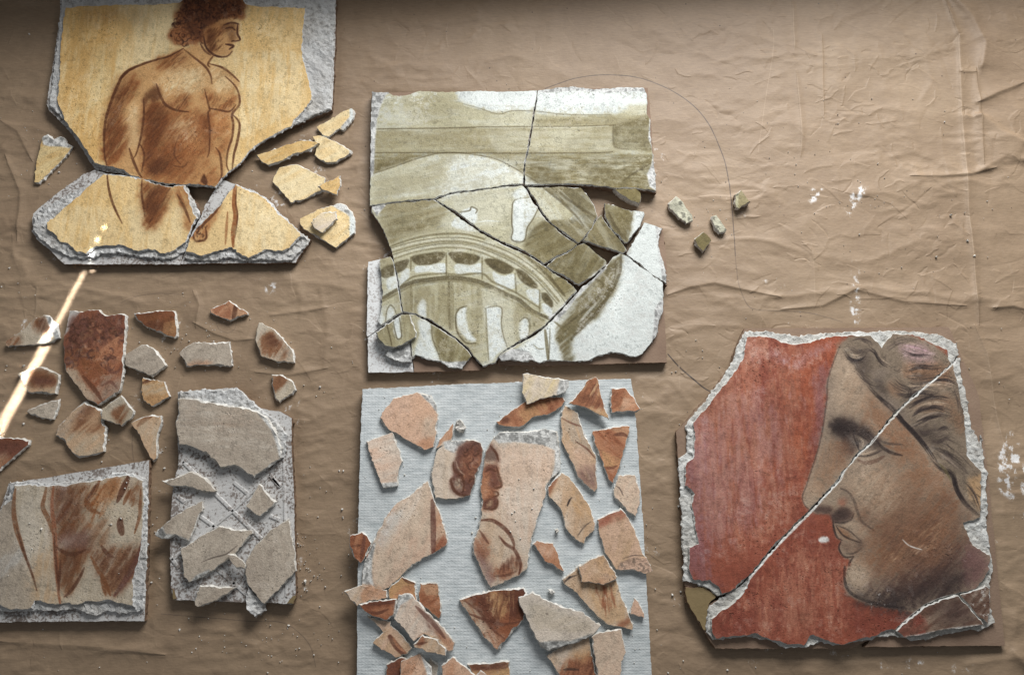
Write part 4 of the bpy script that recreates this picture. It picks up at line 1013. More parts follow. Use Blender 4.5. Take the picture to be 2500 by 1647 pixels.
LEGZ = 0.0122
leg_base = P('c 1086 66 1078 300 1070 700 1052 1236 -90 1244 -110 600 0 440 62 236')
leg_bed = P('c 100 228 200 222 330 238 500 228 700 192 910 158 1010 178 1068 210 1070 400 1066 700 1040 1150 940 1180 780 1160 700 1200 620 1170 560 1150 400 1160 240 1168 100 1170 -90 1170 -100 600 0 445 60 300 70 240')
leg_pt = P('c 105 245 200 237 330 252 500 242 700 207 910 172 1000 190 1040 215 1044 400 1040 560 1034 680 1005 820 978 900 968 1010 978 1135 900 1120 800 1095 700 1100 620 1095 560 1120 480 1110 400 1125 250 1090 240 1150 100 1150 0 1130 -90 1130 -100 600 20 385 85 352')
S1.z = LEGZ
S1.fill(grow(leg_pt, 6), COLR['stone'], 1); S1.fill(grow(leg_pt, 6), COLR['greyl'], 0.5, 0, 90, 0.95)
ops(S1, LEGZ, '''
F greyd 0.8 75 0.5 | c -100 400 90 340 130 640 180 800 240 1000 240 1160 -100 1150
f ash 0.5 6 60 0.6 | c -60 860 160 700 190 800 60 860 -40 960
f greyl 0.5 10 90 0.8 | c 120 300 300 280 380 620 400 1080 260 1000 180 760
f gold2 0.5 14 90 0.8 | c 240 860 400 700 420 1080 280 1080
f brown 0.75 8 75 0.7 | c 380 260 640 240 640 380 620 560 400 620 385 420
f brown 0.6 9 60 0.7 | c 400 560 700 500 780 480 800 620 700 740 560 760 420 740
f sienl 0.7 8 60 0.7 | c 640 360 720 250 860 190 880 300 760 420 680 440
f brown 0.75 7 75 0.7 | c 420 740 640 720 600 860 500 1040 440 960
f brown 0.75 8 60 0.7 | c 660 760 800 700 960 700 1035 640 1000 820 900 980 800 1040 740 900
f brown 0.75 6 70 0.7 | c 900 200 1020 250 1010 400 960 380
f plum 0.5 9 | c 420 600 640 590 640 700 460 720
f maroon 0.6 8 60 0.7 | c 390 280 500 270 520 420 420 540 390 500
f maroon 0.55 6 60 0.7 | c 840 1050 900 900 1000 740 1040 650 1010 830 930 980
h brown 0.55 62 70 28 6 | c 400 280 640 260 620 520 420 600
h brownk 0.45 62 50 28 5 | c 660 760 1010 680 960 860 820 1020
h brown 0.5 70 40 40 5 | c 430 760 620 740 520 1020 450 980
h sienna 0.5 62 40 30 6 | c 620 300 860 220 760 480 640 560
h stone 0.5 62 30 24 5 | c 680 400 860 380 1000 420 1000 640 800 680
f stone 0.6 10 80 0.7 | c 760 420 860 340 990 440 1020 620 880 690 780 620
f brownk 0.45 14 62 0.6 | c 390 280 560 270 600 420 520 560 420 580
f brownk 0.4 14 62 0.6 | c 680 780 900 720 1000 720 930 880 820 1000 760 900
f brownk 0.4 10 70 0.6 | c 430 760 580 750 500 960 450 960
l brown 10 0.8 | c 108 280 96 420 116 560 160 700 190 790
l brownk 5 0.8 | c 120 560 160 700 200 810 240 920 265 1015
l brown 9 0.8 | c 335 262 320 340 308 410 350 500 382 600
l rust 9 0.85 | c 385 265 375 400 392 560 400 700 412 860 420 1000 434 1110
l brownk 5 0.8 | c 392 600 400 740 412 880 418 960
l brown 11 0.85 | c 720 220 680 300 630 360 650 420 720 455
l brownk 6 0.7 | c 700 240 660 310 628 356
l brownk 13 0.85 | c 930 185 900 260 850 370
l brown 7 0.8 | c 1020 280 1015 400 1010 480 975 600
l brownk 14 0.85 0.3 | c 872 500 870 540 884 600
l brownk 8 0.8 | c 410 700 470 740 540 750 620 720
l brownk 8 0.8 | c 735 690 770 740 820 775
l brown 8 0.85 | c 660 770 700 850 750 930 800 1050
l brownk 7 0.85 | c 610 850 560 950 500 1030 465 1060
l brownk 6 0.8 | c 440 800 430 900 424 1020
l maroon 12 0.85 | c 1036 640 1010 760 960 860 900 950 830 1050
l brown 8 0.8 | c 730 900 750 980 765 1050
l brown 8 0.8 | c 940 290 910 350 895 390
h brown 0.6 60 14 26 6 | c 900 290 1000 280 1000 380 910 380
''')
S1.dust(P('c 100 240 1040 180 1040 230 100 290'), 0.25)
t = thing('fresco_piece', 'beige fresco panel with brown painted legs, cut off by the left edge', 'fresco', leg_base)
part(t, 'tile_backing', leg_base, 0, ZT, M_TILE, M_TSIDE, jag=0.0003, rim=0.0005, grid=0.012, und=0.0001)
part(t, 'plaster_bed', leg_bed, ZT, ZB, M_BED, M_BED, jag=0.001, grid=0.003, und=0.0009, undf=220)
part(t, 'painted_plaster', leg_pt, ZB - 0.0008, LEGZ, M1, M_BED, jag=0.0007, rim=0.0018)

# grey tile, its moulded back with raised ribs
tile_px = P('C 1290 763 1500 746 1722 727 1800 800 1890 880 2040 906 2121 952 2122 1200 c 2132 200 2145 700 2150 1045 2132 1112 1960 1106 1600 1096 1262 1080 1240 990 1234 700 1240 480 1252 290 1275 160 C 1296 1300 1290 1140 1292 900')
t = thing('broken_tile', 'dusty grey-brown tile back with raised diamond grid, strewn with grey flakes', 'tile', tile_px)
part(t, 'tile_slab', tile_px, 0, 0.0075, M_TILE, M_TSIDE, jag=0.0003, rim=0.0005, grid=0.01, und=0.0002)
def bar(root, a, b, w, z0, z1, mat, name='rib'):
    q = ray_at(np.array([a, b]), z0); d = (q[1] - q[0]); L = np.hypot(*d); d = d / L; n = np.array([-d[1], d[0]])
    o = np.array(root.location); vs = []
    for zz, k in ((z0 - 0.0004, 1.0), (z1 - 0.0002, 0.8), (z1, 0.5)):
        for e, sgn in ((0, -1), (1, -1), (1, 1), (0, 1)):
            p = q[e] + n * sgn * w * k / 2
            vs.append((p[0] - o[0], p[1] - o[1], zz - o[2]))
    fs = [(8, 9, 10, 11)]
    for r in (0, 4):
        for i in range(4):
            j = (i + 1) % 4
            fs.append((r + i, r + j, r + 4 + j, r + 4 + i))
    me = bpy.data.meshes.new(name); me.from_pydata(vs, [], fs); me.materials.append(mat); me.update()
    ob = bpy.data.objects.new(name, me); COL.objects.link(ob); ob.parent = root
    return ob
M_RIB = mat_tile('tile_rib_dusty', (128, 119, 113), (146, 138, 132), (200, 199, 197), 0.88, 1.46)
for s in ('c 1330 80 1690 435', 'c 1690 435 1900 640', 'c 1250 790 1690 435', 'c 1690 435 1960 170', 'c 1240 770 1300 850', 'c 1560 840 1700 960', 'c 1700 960 1810 1060', 'c 1700 960 1800 860', 'c 1700 960 1560 1080', 'c 1960 170 2030 260', 'c 1290 330 1340 370', 'c 1700 230 1800 310', 'c 1450 470 1570 560', 'c 1960 470 2030 500', 'C 1980 1390 2040 1450', 'C 1300 1300 1360 1250'):
    p = P(s); bar(t, p[0], p[1], 0.0042, 0.0075, 0.0083, M_RIB)
p = P('c 2060 0 2080 1060'); bar(t, p[0], p[1], 0.003, 0.0075, 0.0081, M_RIB)
brk = P('C 1292 768 1500 752 1722 735 1800 808 1890 886 1960 935 2030 1010 2092 1080 2075 1170 2060 1240 2000 1260 1900 1000 1700 900 1500 830 1300 815')
part(t, 'plaster_bed', brk, 0.0075, 0.0105, M_BED, M_BED, jag=0.0012, grid=0.003, und=0.001, undf=220)
for s in ('c 1242 990 1262 1000 1276 1040 1284 1076 1258 1080', 'c 2152 1046 2120 1052 2098 1080 2080 1110 2134 1114'):
    part(t, 'chipped_corner', P(s), 0.004, 0.0081, M_TILEO, M_TSIDE, grid=0.004)

g = 'grey flakes on the dusty tile'
def gf(pts, z, label, text='', sheet=S1, ang=60, th=0.0042, base='grey', sc_='greyd', **kw):
    return flake(pts, z, th, sheet, base, label, g, text, ang=ang, streakc=sc_, **kw)
gf('C 1290 812 1330 806 1450 820 1600 850 1750 876 1870 905 1950 965 2000 1040 2020 1100 2050 1170 2040 1240 1950 1310 1845 1380 1780 1340 1700 1300 1600 1310 1500 1220 1400 1160 1300 1140 1280 1060 1275 980 1295 900', 0.0095, 'largest grey flake, with white crumbled upper right rim, at the tile\'s top', '''
f greyl 0.5 10 0 0.8 | C 1300 850 1600 870 1500 960 1300 960
f brown 0.18 14 0 0.7 | C 1350 900 1800 940 1900 1000 1400 980
h greyl 0.4 -8 60 60 6 | C 1300 850 1900 950 1950 1200 1500 1150 1300 1050
h greyd 0.5 -8 60 60 6 | C 1300 850 1900 950 1950 1200 1500 1150 1300 1050
r chalk 0.9 | C 1860 900 1960 950 2030 1020 2080 1090 2070 1200 2030 1240 2010 1150 1970 1040''', ang=165, th=0.0045, rim=0.002)
gf('c 1170 215 1280 190 1395 148 1470 190 1530 240 1572 292 1500 300 1380 270 1250 255 1190 230', 0.0082, 'slim grey flake overhanging the tile\'s upper left edge', ang=165, rim=0.0018, tilt=(-0.02, 0))
gf('c 1120 605 1200 525 1330 430 1470 365 1470 420 1420 540 1370 655 1310 636 1270 612 1220 640 1170 640 1130 620', 0.0082, 'grey flake with crumbling plaster end overhanging the tile\'s left edge', 'r ash 1.0 | c 1110 600 1180 540 1200 600 1280 610 1360 640 1370 670 1200 660', und=0.0004)
gf('c 1785 400 1880 238 1940 302 2002 370 1960 410 1890 478 1840 450', 0.0082, 'small square grey flake standing on its corner, upper right of tile', ang=105, rim=0.002)
gf('c 1310 710 1450 620 1590 548 1700 572 1828 577 1836 600 1780 660 1700 760 1640 800 1520 880 1430 935 1370 955 1330 900 1320 780', 0.0082, 'long grey flake with a thin crack, lying across the tile\'s middle', '''
l smoke 2.5 0.7 | c 1460 810 1550 775 1640 750 1720 690
r ash 0.9 | c 1430 900 1520 860 1530 890 1440 945 1370 960''', ang=45)
gf('c 2100 490 2115 620 2145 740 2150 870 2050 980 1920 1110 1860 1040 1790 950 1785 800 1860 680 1960 580', 0.0082, 'large pointed grey flake at the tile\'s lower right edge', ang=105)
gf('c 1655 750 1700 755 1780 820 1780 855 1710 850 1680 810', 0.0138, 'tiny grey chip bridging the long flake and the large pointed flake', sheet=S2, th=0.003, ang=120)
gf('c 1410 1090 1450 975 1600 988 1718 992 1640 1050 1540 1100 1435 1135 1415 1120', 0.0082, 'grey triangular flake overhanging the tile\'s bottom edge', ang=30, rim=0.0018)
o = slab('plaster_lump', P('c 1795 950 1850 1050 1915 1105 1895 1180 1850 1208 1795 1150 1780 1080'), 0.0, 0.011, M_BED, M_BED, und=0.0014, undf=300, grid=0.0028, jag=0.001, flare=0.0012)
tag(o, 'rough grey plaster lump under the large pointed flake\'s lower tip', 'plaster')

# ================================================================== 4  cement board strewn with fragments (centre bottom)
board_px = P('S 884 949 1110 937 1320 930 1541 923 1550 980 1570 1262 1592 1647 1598 1760 866 1760 870 1640 874 1290 879 1060')
def mat_board():
    m, nt, b = nodes_of('cement_board', 0.9)
    p = wpos(nt)
    mp = nd(nt, 'ShaderNodeMapping'); mp.inputs['Scale'].default_value = (0.28, 1, 1); nt.links.new(p, mp.inputs['Vector'])
    n0 = noise(nt, 55, 3, 0.5, p)
    w = nd(nt, 'ShaderNodeTexWave', bands_direction='Y'); w.inputs['Scale'].default_value = 118; w.inputs['Distortion'].default_value = 3.0
    w.inputs['Detail'].default_value = 3; w.inputs['Detail Scale'].default_value = 2.2; w.inputs['Detail Roughness'].default_value = 0.65
    nt.links.new(p, w.inputs['Vector'])
    n1 = noise(nt, 330, 4, 0.65, mp.outputs['Vector']); n2 = noise(nt, 9, 4, 0.6, p)
    w2 = nd(nt, 'ShaderNodeTexWave', bands_direction='X'); w2.inputs['Scale'].default_value = 95; w2.inputs['Distortion'].default_value = 4.0
    w2.inputs['Detail'].default_value = 3; w2.inputs['Detail Scale'].default_value = 2.0; nt.links.new(p, w2.inputs['Vector'])
    wm = nd(nt, 'ShaderNodeMath', operation='MULTIPLY'); nt.links.new(w.outputs['Fac'], wm.inputs[0]); nt.links.new(w2.outputs['Fac'], wm.inputs[1])
    c = ramp(nt, n1.outputs['Fac'], [(0.35, lin((186, 193, 195))), (0.65, lin((214, 219, 220)))])
    dirt = ramp(nt, n2.outputs['Fac'], [(0.4, (1, 1, 1, 1)), (0.7, (0.86, 0.86, 0.85, 1))])
    wv = ramp(nt, w.outputs['Fac'], [(0.2, (0.95, 0.953, 0.956, 1)), (0.8, (1.01, 1.01, 1.01, 1))])
    c2 = mix(nt, c.outputs['Color'], dirt.outputs['Color'], 1.0, 'MULTIPLY')
    nt.links.new(mix(nt, c2, wv.outputs['Color'], 1.0, 'MULTIPLY'), b.inputs['Base Color'])
    q = bump(nt, b, wm.outputs[0], 0.26, 0.0005)
    q = bump(nt, b, n1.outputs['Fac'], 0.5, 0.0009, q)
    bump(nt, b, n0.outputs['Fac'], 0.4, 0.0018, q)
    return m
M_BOARD = mat_board()
BZ = 0.010
o = slab('cement_board', board_px, 0, BZ, M_BOARD, M_BED, jag=0.0003, rim=0.0007, grid=0.02, und=0.0001)
tag(o, 'pale blue-grey ribbed cement board strewn with beige fragments', 'board')
g = 'beige and rust fragments on the cement board'
BT = 0.004
def bf(pts, base, label, text='', lv=0, **kw):
    kw.setdefault('ang', 75); kw.setdefault('streakc', 'beigel')
    return flake(pts, BZ + 0.0001 + lv * 0.0043, BT if lv == 0 else 0.0036, S1 if lv == 0 else S2, base, label, g, text, **kw)
bf('D 318 385 370 300 420 240 590 200 690 222 728 284 748 360 730 450 735 500 712 596 640 620 560 570 480 530 410 490 340 430', 'salmon', 'rounded salmon fragment with white crumbled upper edge, top left of board', '''
F pink 0.7 60 0.7 | D 318 385 420 240 560 210 520 420 430 500
f salmon 0.9 5 75 0.5 | D 560 230 640 250 720 300 640 420 560 330
f beige 0.7 6 60 0.6 | D 640 400 740 380 720 500 640 520
f rustl 0.6 5 30 0.6 | D 580 570 700 540 710 600 640 620
r chalk 0.8 | D 590 190 700 210 770 340 750 370 690 290 640 240''', streakc='pink')
bf('D 218 555 410 488 430 540 465 650 482 700 458 760 450 880 340 896 300 790 250 660', 'beigel', 'pale beige four-sided fragment near the board\'s left edge', 'r chalk 0.7 | D 330 860 455 850 455 900 340 900', ang=15, streakc='pink')
bf('D 722 606 770 530 852 424 850 500 840 550 760 590 727 613', 'rustl', 'thin orange-tan sliver beside the salmon fragment', ang=60, streakc='salmon')
bf('D 722 640 790 565 860 550 930 548 1000 542 1056 567 1070 620 1056 720 1018 820 978 946 920 966 800 981 722 970 704 870 690 780 712 710', 'beige', 'beige fragment with a dark brown curl of painted hair', '''
r chalk 0.7 | D 780 560 860 540 960 545 900 590 860 640 790 610
f maroon 0.92 3 | D 880 610 930 570 1010 545 1065 575 1072 640 1040 800 1000 920 940 960 880 945 840 910 828 850 850 800 850 720 870 680
f rust 0.5 7 75 0.6 | D 930 640 1040 600 1030 760 980 860 920 800
f stone 0.7 4 | D 862 850 900 830 920 880 890 910
c brownk 0.6 30 12 4 | D 880 620 1060 590 1020 800 960 940 860 920 850 820
c rustl 0.5 22 11 4 | D 890 640 1040 600 1010 800 950 900 870 880
l brownk 5 0.8 | D 850 710 860 770 900 800 930 860 920 920
l beige 3 0.6 | D 870 700 890 760 930 800
l brownk 6 0.8 | D 835 830 850 900 900 945 960 950''', ang=90)
bf('D 1150 526 1190 492 1300 486 1430 480 1520 460 1606 486 1616 560 1632 690 1632 756 1560 836 1526 898 1524 950 1474 1090 1414 1300 1386 1485 1346 1516 1280 1550 1200 1590 1125 1618 1060 1506 1004 1380 990 1290 1038 1190 1058 1090 1063 980 1046 880 1068 740 1078 640 1108 580', 'beige', 'largest beige fragment with brown painted face and round shoulder, middle of board', '''
F pink 0.45 90 0.9 | D 1100 600 1600 560 1560 840 1400 1300 1100 1100
f beigel 0.5 14 90 0.8 | D 1220 900 1500 880 1440 1150 1320 1200 1240 1100
r chalk 0.8 | D 1140 530 1190 480 1520 445 1620 480 1645 700 1640 770 1560 830 1590 740 1590 620 1500 580 1300 560 1180 570
f maroon 0.85 4 | D 1110 585 1140 575 1180 680 1170 715 1075 700 1080 640
f smokel 0.6 4 | D 1080 660 1150 610 1165 680 1090 710
f beige 0.8 2 | D 1080 700 1160 700 1160 725 1078 728
f rust 0.9 4 | D 1068 740 1170 725 1180 800 1200 860 1195 890 1165 910 1172 960 1172 1020 1140 1050 1066 1040 1060 930 1046 880
f rustl 0.9 5 | D 1070 830 1120 790 1130 880 1110 950 1060 960
f maroon 0.8 3 | D 1075 735 1170 725 1165 760 1100 775
f maroon 0.7 3 | D 1130 760 1165 780 1195 860 1170 890 1120 900 1115 830
f maroon 0.8 2 | D 1120 970 1172 960 1170 1030 1140 1050 1070 1040 1080 990
f tan 0.8 2 | D 1110 990 1140 980 1130 1030 1090 1030
l brownk 5 0.85 | D 1110 580 1160 640 1180 700
l brownk 5 0.85 | D 1165 740 1180 800 1200 860 1196 888 1150 900
l brownk 4 0.8 | D 1080 780 1120 760 1160 776
l brownk 4 0.8 | D 1140 920 1170 925 1175 950 1130 960
l brownk 5 0.8 | D 1172 980 1170 1020 1140 1050 1070 1045
f tan 0.5 8 75 0.6 | D 1050 1140 1150 1130 1260 1220 1300 1340 1340 1440 1300 1540 1150 1540 1060 1450
f rust 0.75 8 120 0.7 | D 1000 1290 1040 1220 1110 1300 1120 1400 1060 1420 1010 1380
f plum 0.7 9 | D 1020 1360 1080 1380 1130 1480 1160 1560 1110 1600 1050 1480
f rust 0.8 7 100 0.7 | D 1150 1480 1250 1470 1300 1400 1340 1420 1340 1500 1260 1540 1160 1530
h rustd 0.5 80 36 24 4 | D 1180 1440 1330 1390 1340 1510 1180 1540
l rustd 8 0.85 | D 1050 1130 1130 1130 1200 1170 1260 1230 1290 1300 1290 1340
l rustd 7 0.85 | D 1185 1245 1230 1300 1290 1340 1320 1390 1340 1450 1330 1520
l rustd 5 0.75 | D 1040 1200 1080 1260 1110 1300
l rustd 5 0.7 | D 1150 1535 1230 1530 1310 1500''', ang=90, rim=0.0014)
bf('D 1165 410 1260 350 1370 265 1500 235 1655 238 1668 262 1640 300 1550 362 1440 378 1380 428 1330 458 1250 446 1180 438', 'rustl', 'curved rust-striped fragment pinned under the cream fragment at the top', '''
F rust 0.75 120 0.9 | D 1250 340 1500 220 1680 240 1550 370 1330 460
F gold2 0.6 120 0.9 | D 1330 330 1550 250 1500 370 1360 430
f rustd 0.8 3 | D 1185 400 1220 378 1262 385 1255 412 1210 425''', ang=None)
bf('D 1355 68 1450 75 1560 95 1690 112 1688 160 1665 200 1600 222 1500 242 1440 272 1386 288 1352 200', 'beigel', 'unpainted cream fragment overhanging the board\'s top edge', 'r chalk 0.7 | D 1630 100 1700 105 1690 180 1660 220 1600 220', lv=1, ang=60, streakc='creamd', tilt=(0, 0.02))
bf('D 1690 282 1760 205 1840 105 1890 88 1912 112 1922 200 1956 310 1984 398 1900 358 1800 308', 'tan', 'triangular rust-streaked fragment with rounded top at the board\'s upper edge', '''
F rust 0.8 60 0.95 | D 1680 280 1840 100 1900 100 1960 320 1800 310
h rustd 0.5 62 40 26 4 | D 1740 240 1900 110 1960 320 1860 310''', ang=60, streakc='gold2', lv=1)
bf('D 2000 172 2100 168 2168 242 2182 272 2214 322 2170 346 2080 341 2002 346 1994 250', 'rustl', 'small rust fragment at the board\'s upper right corner', '''
F rust 0.8 45 0.9 | D 2000 170 2110 165 2060 300 2000 330
F salmon 0.7 45 0.8 | D 2090 240 2180 250 2170 340 2060 340''', ang=None)
bf('D 1662 292 1700 312 1758 348 1798 480 1848 580 1890 660 1896 760 1900 896 1878 922 1830 886 1760 816 1712 706 1662 606 1638 550 1633 380', 'tan', 'long narrow grey-rose fragment right of the face fragment', '''
F greyd 0.6 105 0.9 | D 1640 400 1760 350 1890 660 1760 640
f pink 0.7 6 105 0.6 | D 1660 600 1800 620 1860 720 1780 800 1710 700
f plum 0.6 6 120 0.6 | D 1740 780 1890 740 1900 900 1860 910
l rustd 4 0.7 | D 1640 390 1720 430 1790 450
l rustd 4 0.7 | D 1740 560 1820 610 1890 690''', ang=105, streakc='beige')
bf('D 1862 482 1960 464 2080 440 2136 448 2126 520 2076 680 2046 780 2013 862 1978 836 1938 700 1884 580', 'rustl', 'triangular fragment with bold rust diagonal streaks, board\'s right side', '''
F rust 0.9 135 0.8 | D 1870 480 2000 470 2100 580 2080 700 1960 600
F gold2 0.8 135 0.7 | D 1930 620 2080 690 2040 740 1950 750
F tan 0.7 135 0.8 | D 1980 460 2130 445 2120 540
F rust 0.85 120 0.6 | D 1945 745 2050 750 2010 870
l rustd 8 0.8 | D 2020 510 2080 505 2120 525
l rustd 6 0.7 | D 1945 745 2000 750 2040 735''', ang=None)
bf('D 2052 802 2172 798 2206 900 2210 1000 2178 1104 2110 1056 2024 968 2019 910 2034 850', 'beige', 'plain beige fragment with short hairline crack by the board\'s right edge', 'l smoke 2.5 0.8 | D 2030 880 2060 900 2085 950', ang=60, streakc='pink')
bf('D 1538 902 1600 812 1640 778 1700 822 1778 922 1846 1040 1884 1150 1880 1200 1818 1256 1806 1302 1740 1266 1664 1188 1644 1080 1594 1000 1544 950', 'tan', 'leaning tan fragment with one dark tick mark, right of the face fragment', '''
F gold2 0.55 120 0.8 | D 1700 820 1860 1060 1880 1180 1740 1060
f rust 0.9 2 60 0.5 | D 1536 905 1600 812 1605 830 1560 930 1545 945
l ink 4 0.85 | D 1678 1028 1695 985 1712 965
l smoke 2.5 0.7 | D 1750 1250 1800 1180 1850 1140''', ang=75, lv=0)
bf('D 1897 1122 1980 1078 2068 1040 2106 1080 2174 1200 2232 1370 2258 1400 2300 1496 2230 1515 2150 1494 2032 1484 1964 1376 1914 1230', 'tan', 'tan fragment with red-brown top band and crumbled lower end, right edge', '''
F brick 0.9 30 0.5 | D 1890 1130 2080 1030 2110 1090 2020 1140 1900 1180
f pink 0.6 8 60 0.6 | D 1930 1200 2120 1130 2180 1260 1980 1320
r pink 1.0 | D 2060 1440 2160 1400 2260 1400 2310 1510 2040 1490
l smoke 2.5 0.6 | D 2080 1410 2160 1385 2240 1390''', ang=75, streakc='pink')
bf('D 665 840 700 930 720 1000 772 1110 814 1288 805 1316 698 1376 560 1456 480 1526 400 1606 280 1654 190 1634 190 1500 225 1370 294 1240 374 1080 444 1000 534 950', 'beige', 'large left beige fragment with brown upright line and rusty right corner', '''
F beigel 0.7 60 0.8 | D 290 1240 530 950 660 860 560 1100 380 1300 290 1400
f ash 0.6 10 60 0.6 | D 280 1260 440 1040 460 1100 330 1300
F rust 0.9 60 0.8 | D 700 1380 716 1180 820 1270 825 1310
F rustl 0.6 60 0.8 | D 716 1010 775 1110 815 1270 716 1200
F brick 0.6 60 0.6 | D 740 1330 780 1230 830 1290 810 1330
l maroon 11 0.85 0.3 | D 700 990 704 1100 706 1220 706 1370
r chalk 0.9 | D 180 1490 260 1300 290 1290 262 1420 262 1540 290 1660 180 1650
d chalk 0.4 | D 280 1280 440 1000 660 840 600 920 420 1080 330 1280''', ang=75, streakc='pink')
bf('D 102 1242 190 1208 228 1242 258 1290 218 1388 180 1442 128 1396 99 1310', 'rust', 'small brick-coloured fragment overhanging the board\'s left edge', '''
F rustl 0.8 75 0.7 | D 100 1240 190 1210 200 1300 160 1440
l maroon 8 0.7 | D 205 1240 195 1330 180 1420
l rustd 5 0.6 | D 110 1320 180 1310''', ang=None)
bf('D 1428 1300 1460 1274 1578 1294 1616 1380 1656 1500 1580 1456 1514 1426 1474 1356', 'rustl', 'small pinkish brown fragment beside the face fragment\'s lower right edge', 'F pink 0.7 60 0.8 | D 1430 1290 1580 1290 1620 1400 1500 1400', ang=None)
bf('d 1644 872 1760 780 1850 735 1950 700 1990 780 2040 880 2080 1010 2126 1120 2158 1220 2152 1242 2080 1220 1980 1204 1894 1146 1804 1038 1734 958 1654 905', 'tan', 'tall tan fragment with feathery brown streaks under a smaller piece', '''
F gold2 0.5 90 0.9 | d 1800 900 2040 890 2120 1180 1950 1180
h rust 0.6 100 44 34 4 | d 1880 930 2020 910 2040 1060 1940 1110
l ink 4 0.8 | d 1650 905 1690 865 1745 845
l ink 4 0.7 | d 1690 870 1700 850
f rust 0.8 3 | d 2050 1200 2110 1160 2130 1140 2140 1190 2070 1225''', ang=75, streakc='beige')
bf('d 1757 775 1850 726 1946 696 1978 742 2046 856 2036 878 1945 914 1870 900 1784 890', 'tan', 'smaller tan piece lying on the tall feather-streaked fragment', '''
F rustl 0.6 45 0.9 | d 1800 880 2040 850 1950 920 1860 910
F gold2 0.5 45 0.8 | d 1880 720 1960 700 2030 850 1920 820''', ang=60, streakc='pink', lv=1)
bf('d 380 948 480 852 582 898 582 985 590 1030 450 1022 384 1010', 'gold2', 'golden brown fragment tucked below the large left beige fragment', '''
F rustl 0.7 45 0.8 | d 380 940 590 900 590 1030 400 1010
l rustd 6 0.8 | d 480 860 520 890 580 905''', ang=None)
bf('d 612 898 738 902 754 1000 768 1130 748 1160 682 1106 606 1040 606 950', 'rustl', 'tan-topped rusty fragment beside the golden brown fragment', '''
F rust 0.9 30 0.7 | d 606 960 700 1000 760 1000 770 1150 740 1165 604 1040
F tan 0.8 30 0.6 | d 612 900 740 900 750 980 660 990
l rustd 5 0.7 | d 640 902 740 902''', ang=None)
bf('d 54 960 180 914 368 952 372 1006 170 1048 155 1068 94 1006', 'tan', 'tan fragment overhanging the board\'s left edge, below the brick one', 'F rustl 0.6 60 0.8 | d 200 920 370 950 370 1010 180 1040', ang=60)
bf('d 168 1056 300 1028 440 1014 430 1128 370 1174 282 1146 212 1106', 'rust', 'dark rust fragment with swirled brushwork, lower left pile', '''
F rustd 0.7 15 0.8 | d 170 1050 440 1010 430 1060 220 1080
f rustl 0.7 4 | d 260 1090 400 1070 420 1120 360 1150
l rustd 6 0.8 | d 200 1060 300 1050 420 1040
l rustd 6 0.8 | d 230 1110 300 1120 380 1090''', ang=None, lv=1)
bf('d 228 1140 330 1166 398 1176 396 1276 378 1286 312 1218', 'beige', 'small beige piece half hidden under the dark rust swirl fragment', ang=60, streakc='pink')
bf('d 267 1332 322 1274 400 1206 480 1272 556 1370 520 1414 432 1440 352 1388', 'tan', 'tan fragment with a dark brown diagonal stripe, lower left pile', '''
l rustd 12 0.85 0.3 | d 390 1290 440 1360 500 1420
l rustl 5 0.8 0.3 | d 415 1300 450 1360 500 1400
f greyl 0.5 6 | d 420 1220 520 1330 540 1390''', ang=60, streakc='pink')
bf('d 457 985 540 974 600 1032 698 1142 798 1242 868 1330 854 1386 820 1404 742 1336 640 1268 564 1326 502 1236 420 1158 444 1080', 'beigel', 'long off-white fragment edged with a brown stroke, lower left pile', '''
F maroon 0.6 120 0.8 | d 580 1060 620 1080 720 1180 820 1330 780 1320 680 1220 600 1120
F rustl 0.7 120 0.8 | d 700 1200 870 1330 850 1390 820 1400
l maroon 9 0.7 | d 580 1070 650 1140 720 1210 790 1300
r chalk 0.7 | d 440 980 540 970 560 1000 470 1060 430 1150 415 1150''', lv=1, ang=60, streakc='pink', tilt=(0.01, 0.01))
bf('d 562 1345 630 1276 720 1306 796 1372 796 1428 720 1414 640 1388 572 1366', 'tan', 'small tan piece with rusty swirl resting on the long off-white fragment', '''
f rust 0.85 4 | d 580 1340 620 1290 650 1290 660 1330 600 1360
l rustd 5 0.8 | d 570 1345 620 1340 660 1330''', lv=2, ang=60, streakc='beige')
bf('d 898 1018 1000 980 1130 955 1290 935 1366 935 1390 975 1376 1060 1366 1166 1280 1264 1175 1388 1104 1326 1004 1196 944 1100', 'rust', 'wide rust-brown pointed fragment with feathered dark strokes, bottom centre', '''
F stone 0.75 120 0.7 | d 898 1018 940 1010 1060 1110 1120 1240 1040 1230 960 1100
F beige 0.75 120 0.7 | d 1020 1200 1060 1180 1230 1300 1175 1390 1110 1330
f rustd 0.8 7 75 0.7 | d 930 1000 1080 970 1140 1000 1180 1160 1120 1240 1040 1080
f rustd 0.75 6 90 0.6 | d 1220 950 1390 940 1370 1130 1280 1150 1240 1050
f gold2 0.7 5 80 0.8 | d 1110 980 1220 970 1230 1130 1160 1130
h rustd 0.65 78 44 40 4 | d 1090 980 1370 945 1350 1140 1120 1140
h gold2 0.55 80 20 40 3 | d 1110 980 1300 965 1280 1120 1150 1130
l rustd 6 0.75 | d 960 1120 1060 1160 1200 1200 1340 1180
l rustd 5 0.7 | d 930 1030 1040 1110 1130 1230 1230 1310
l maroon 7 0.8 | d 1270 938 1330 945 1390 950''', ang=None, rim=0.0016)
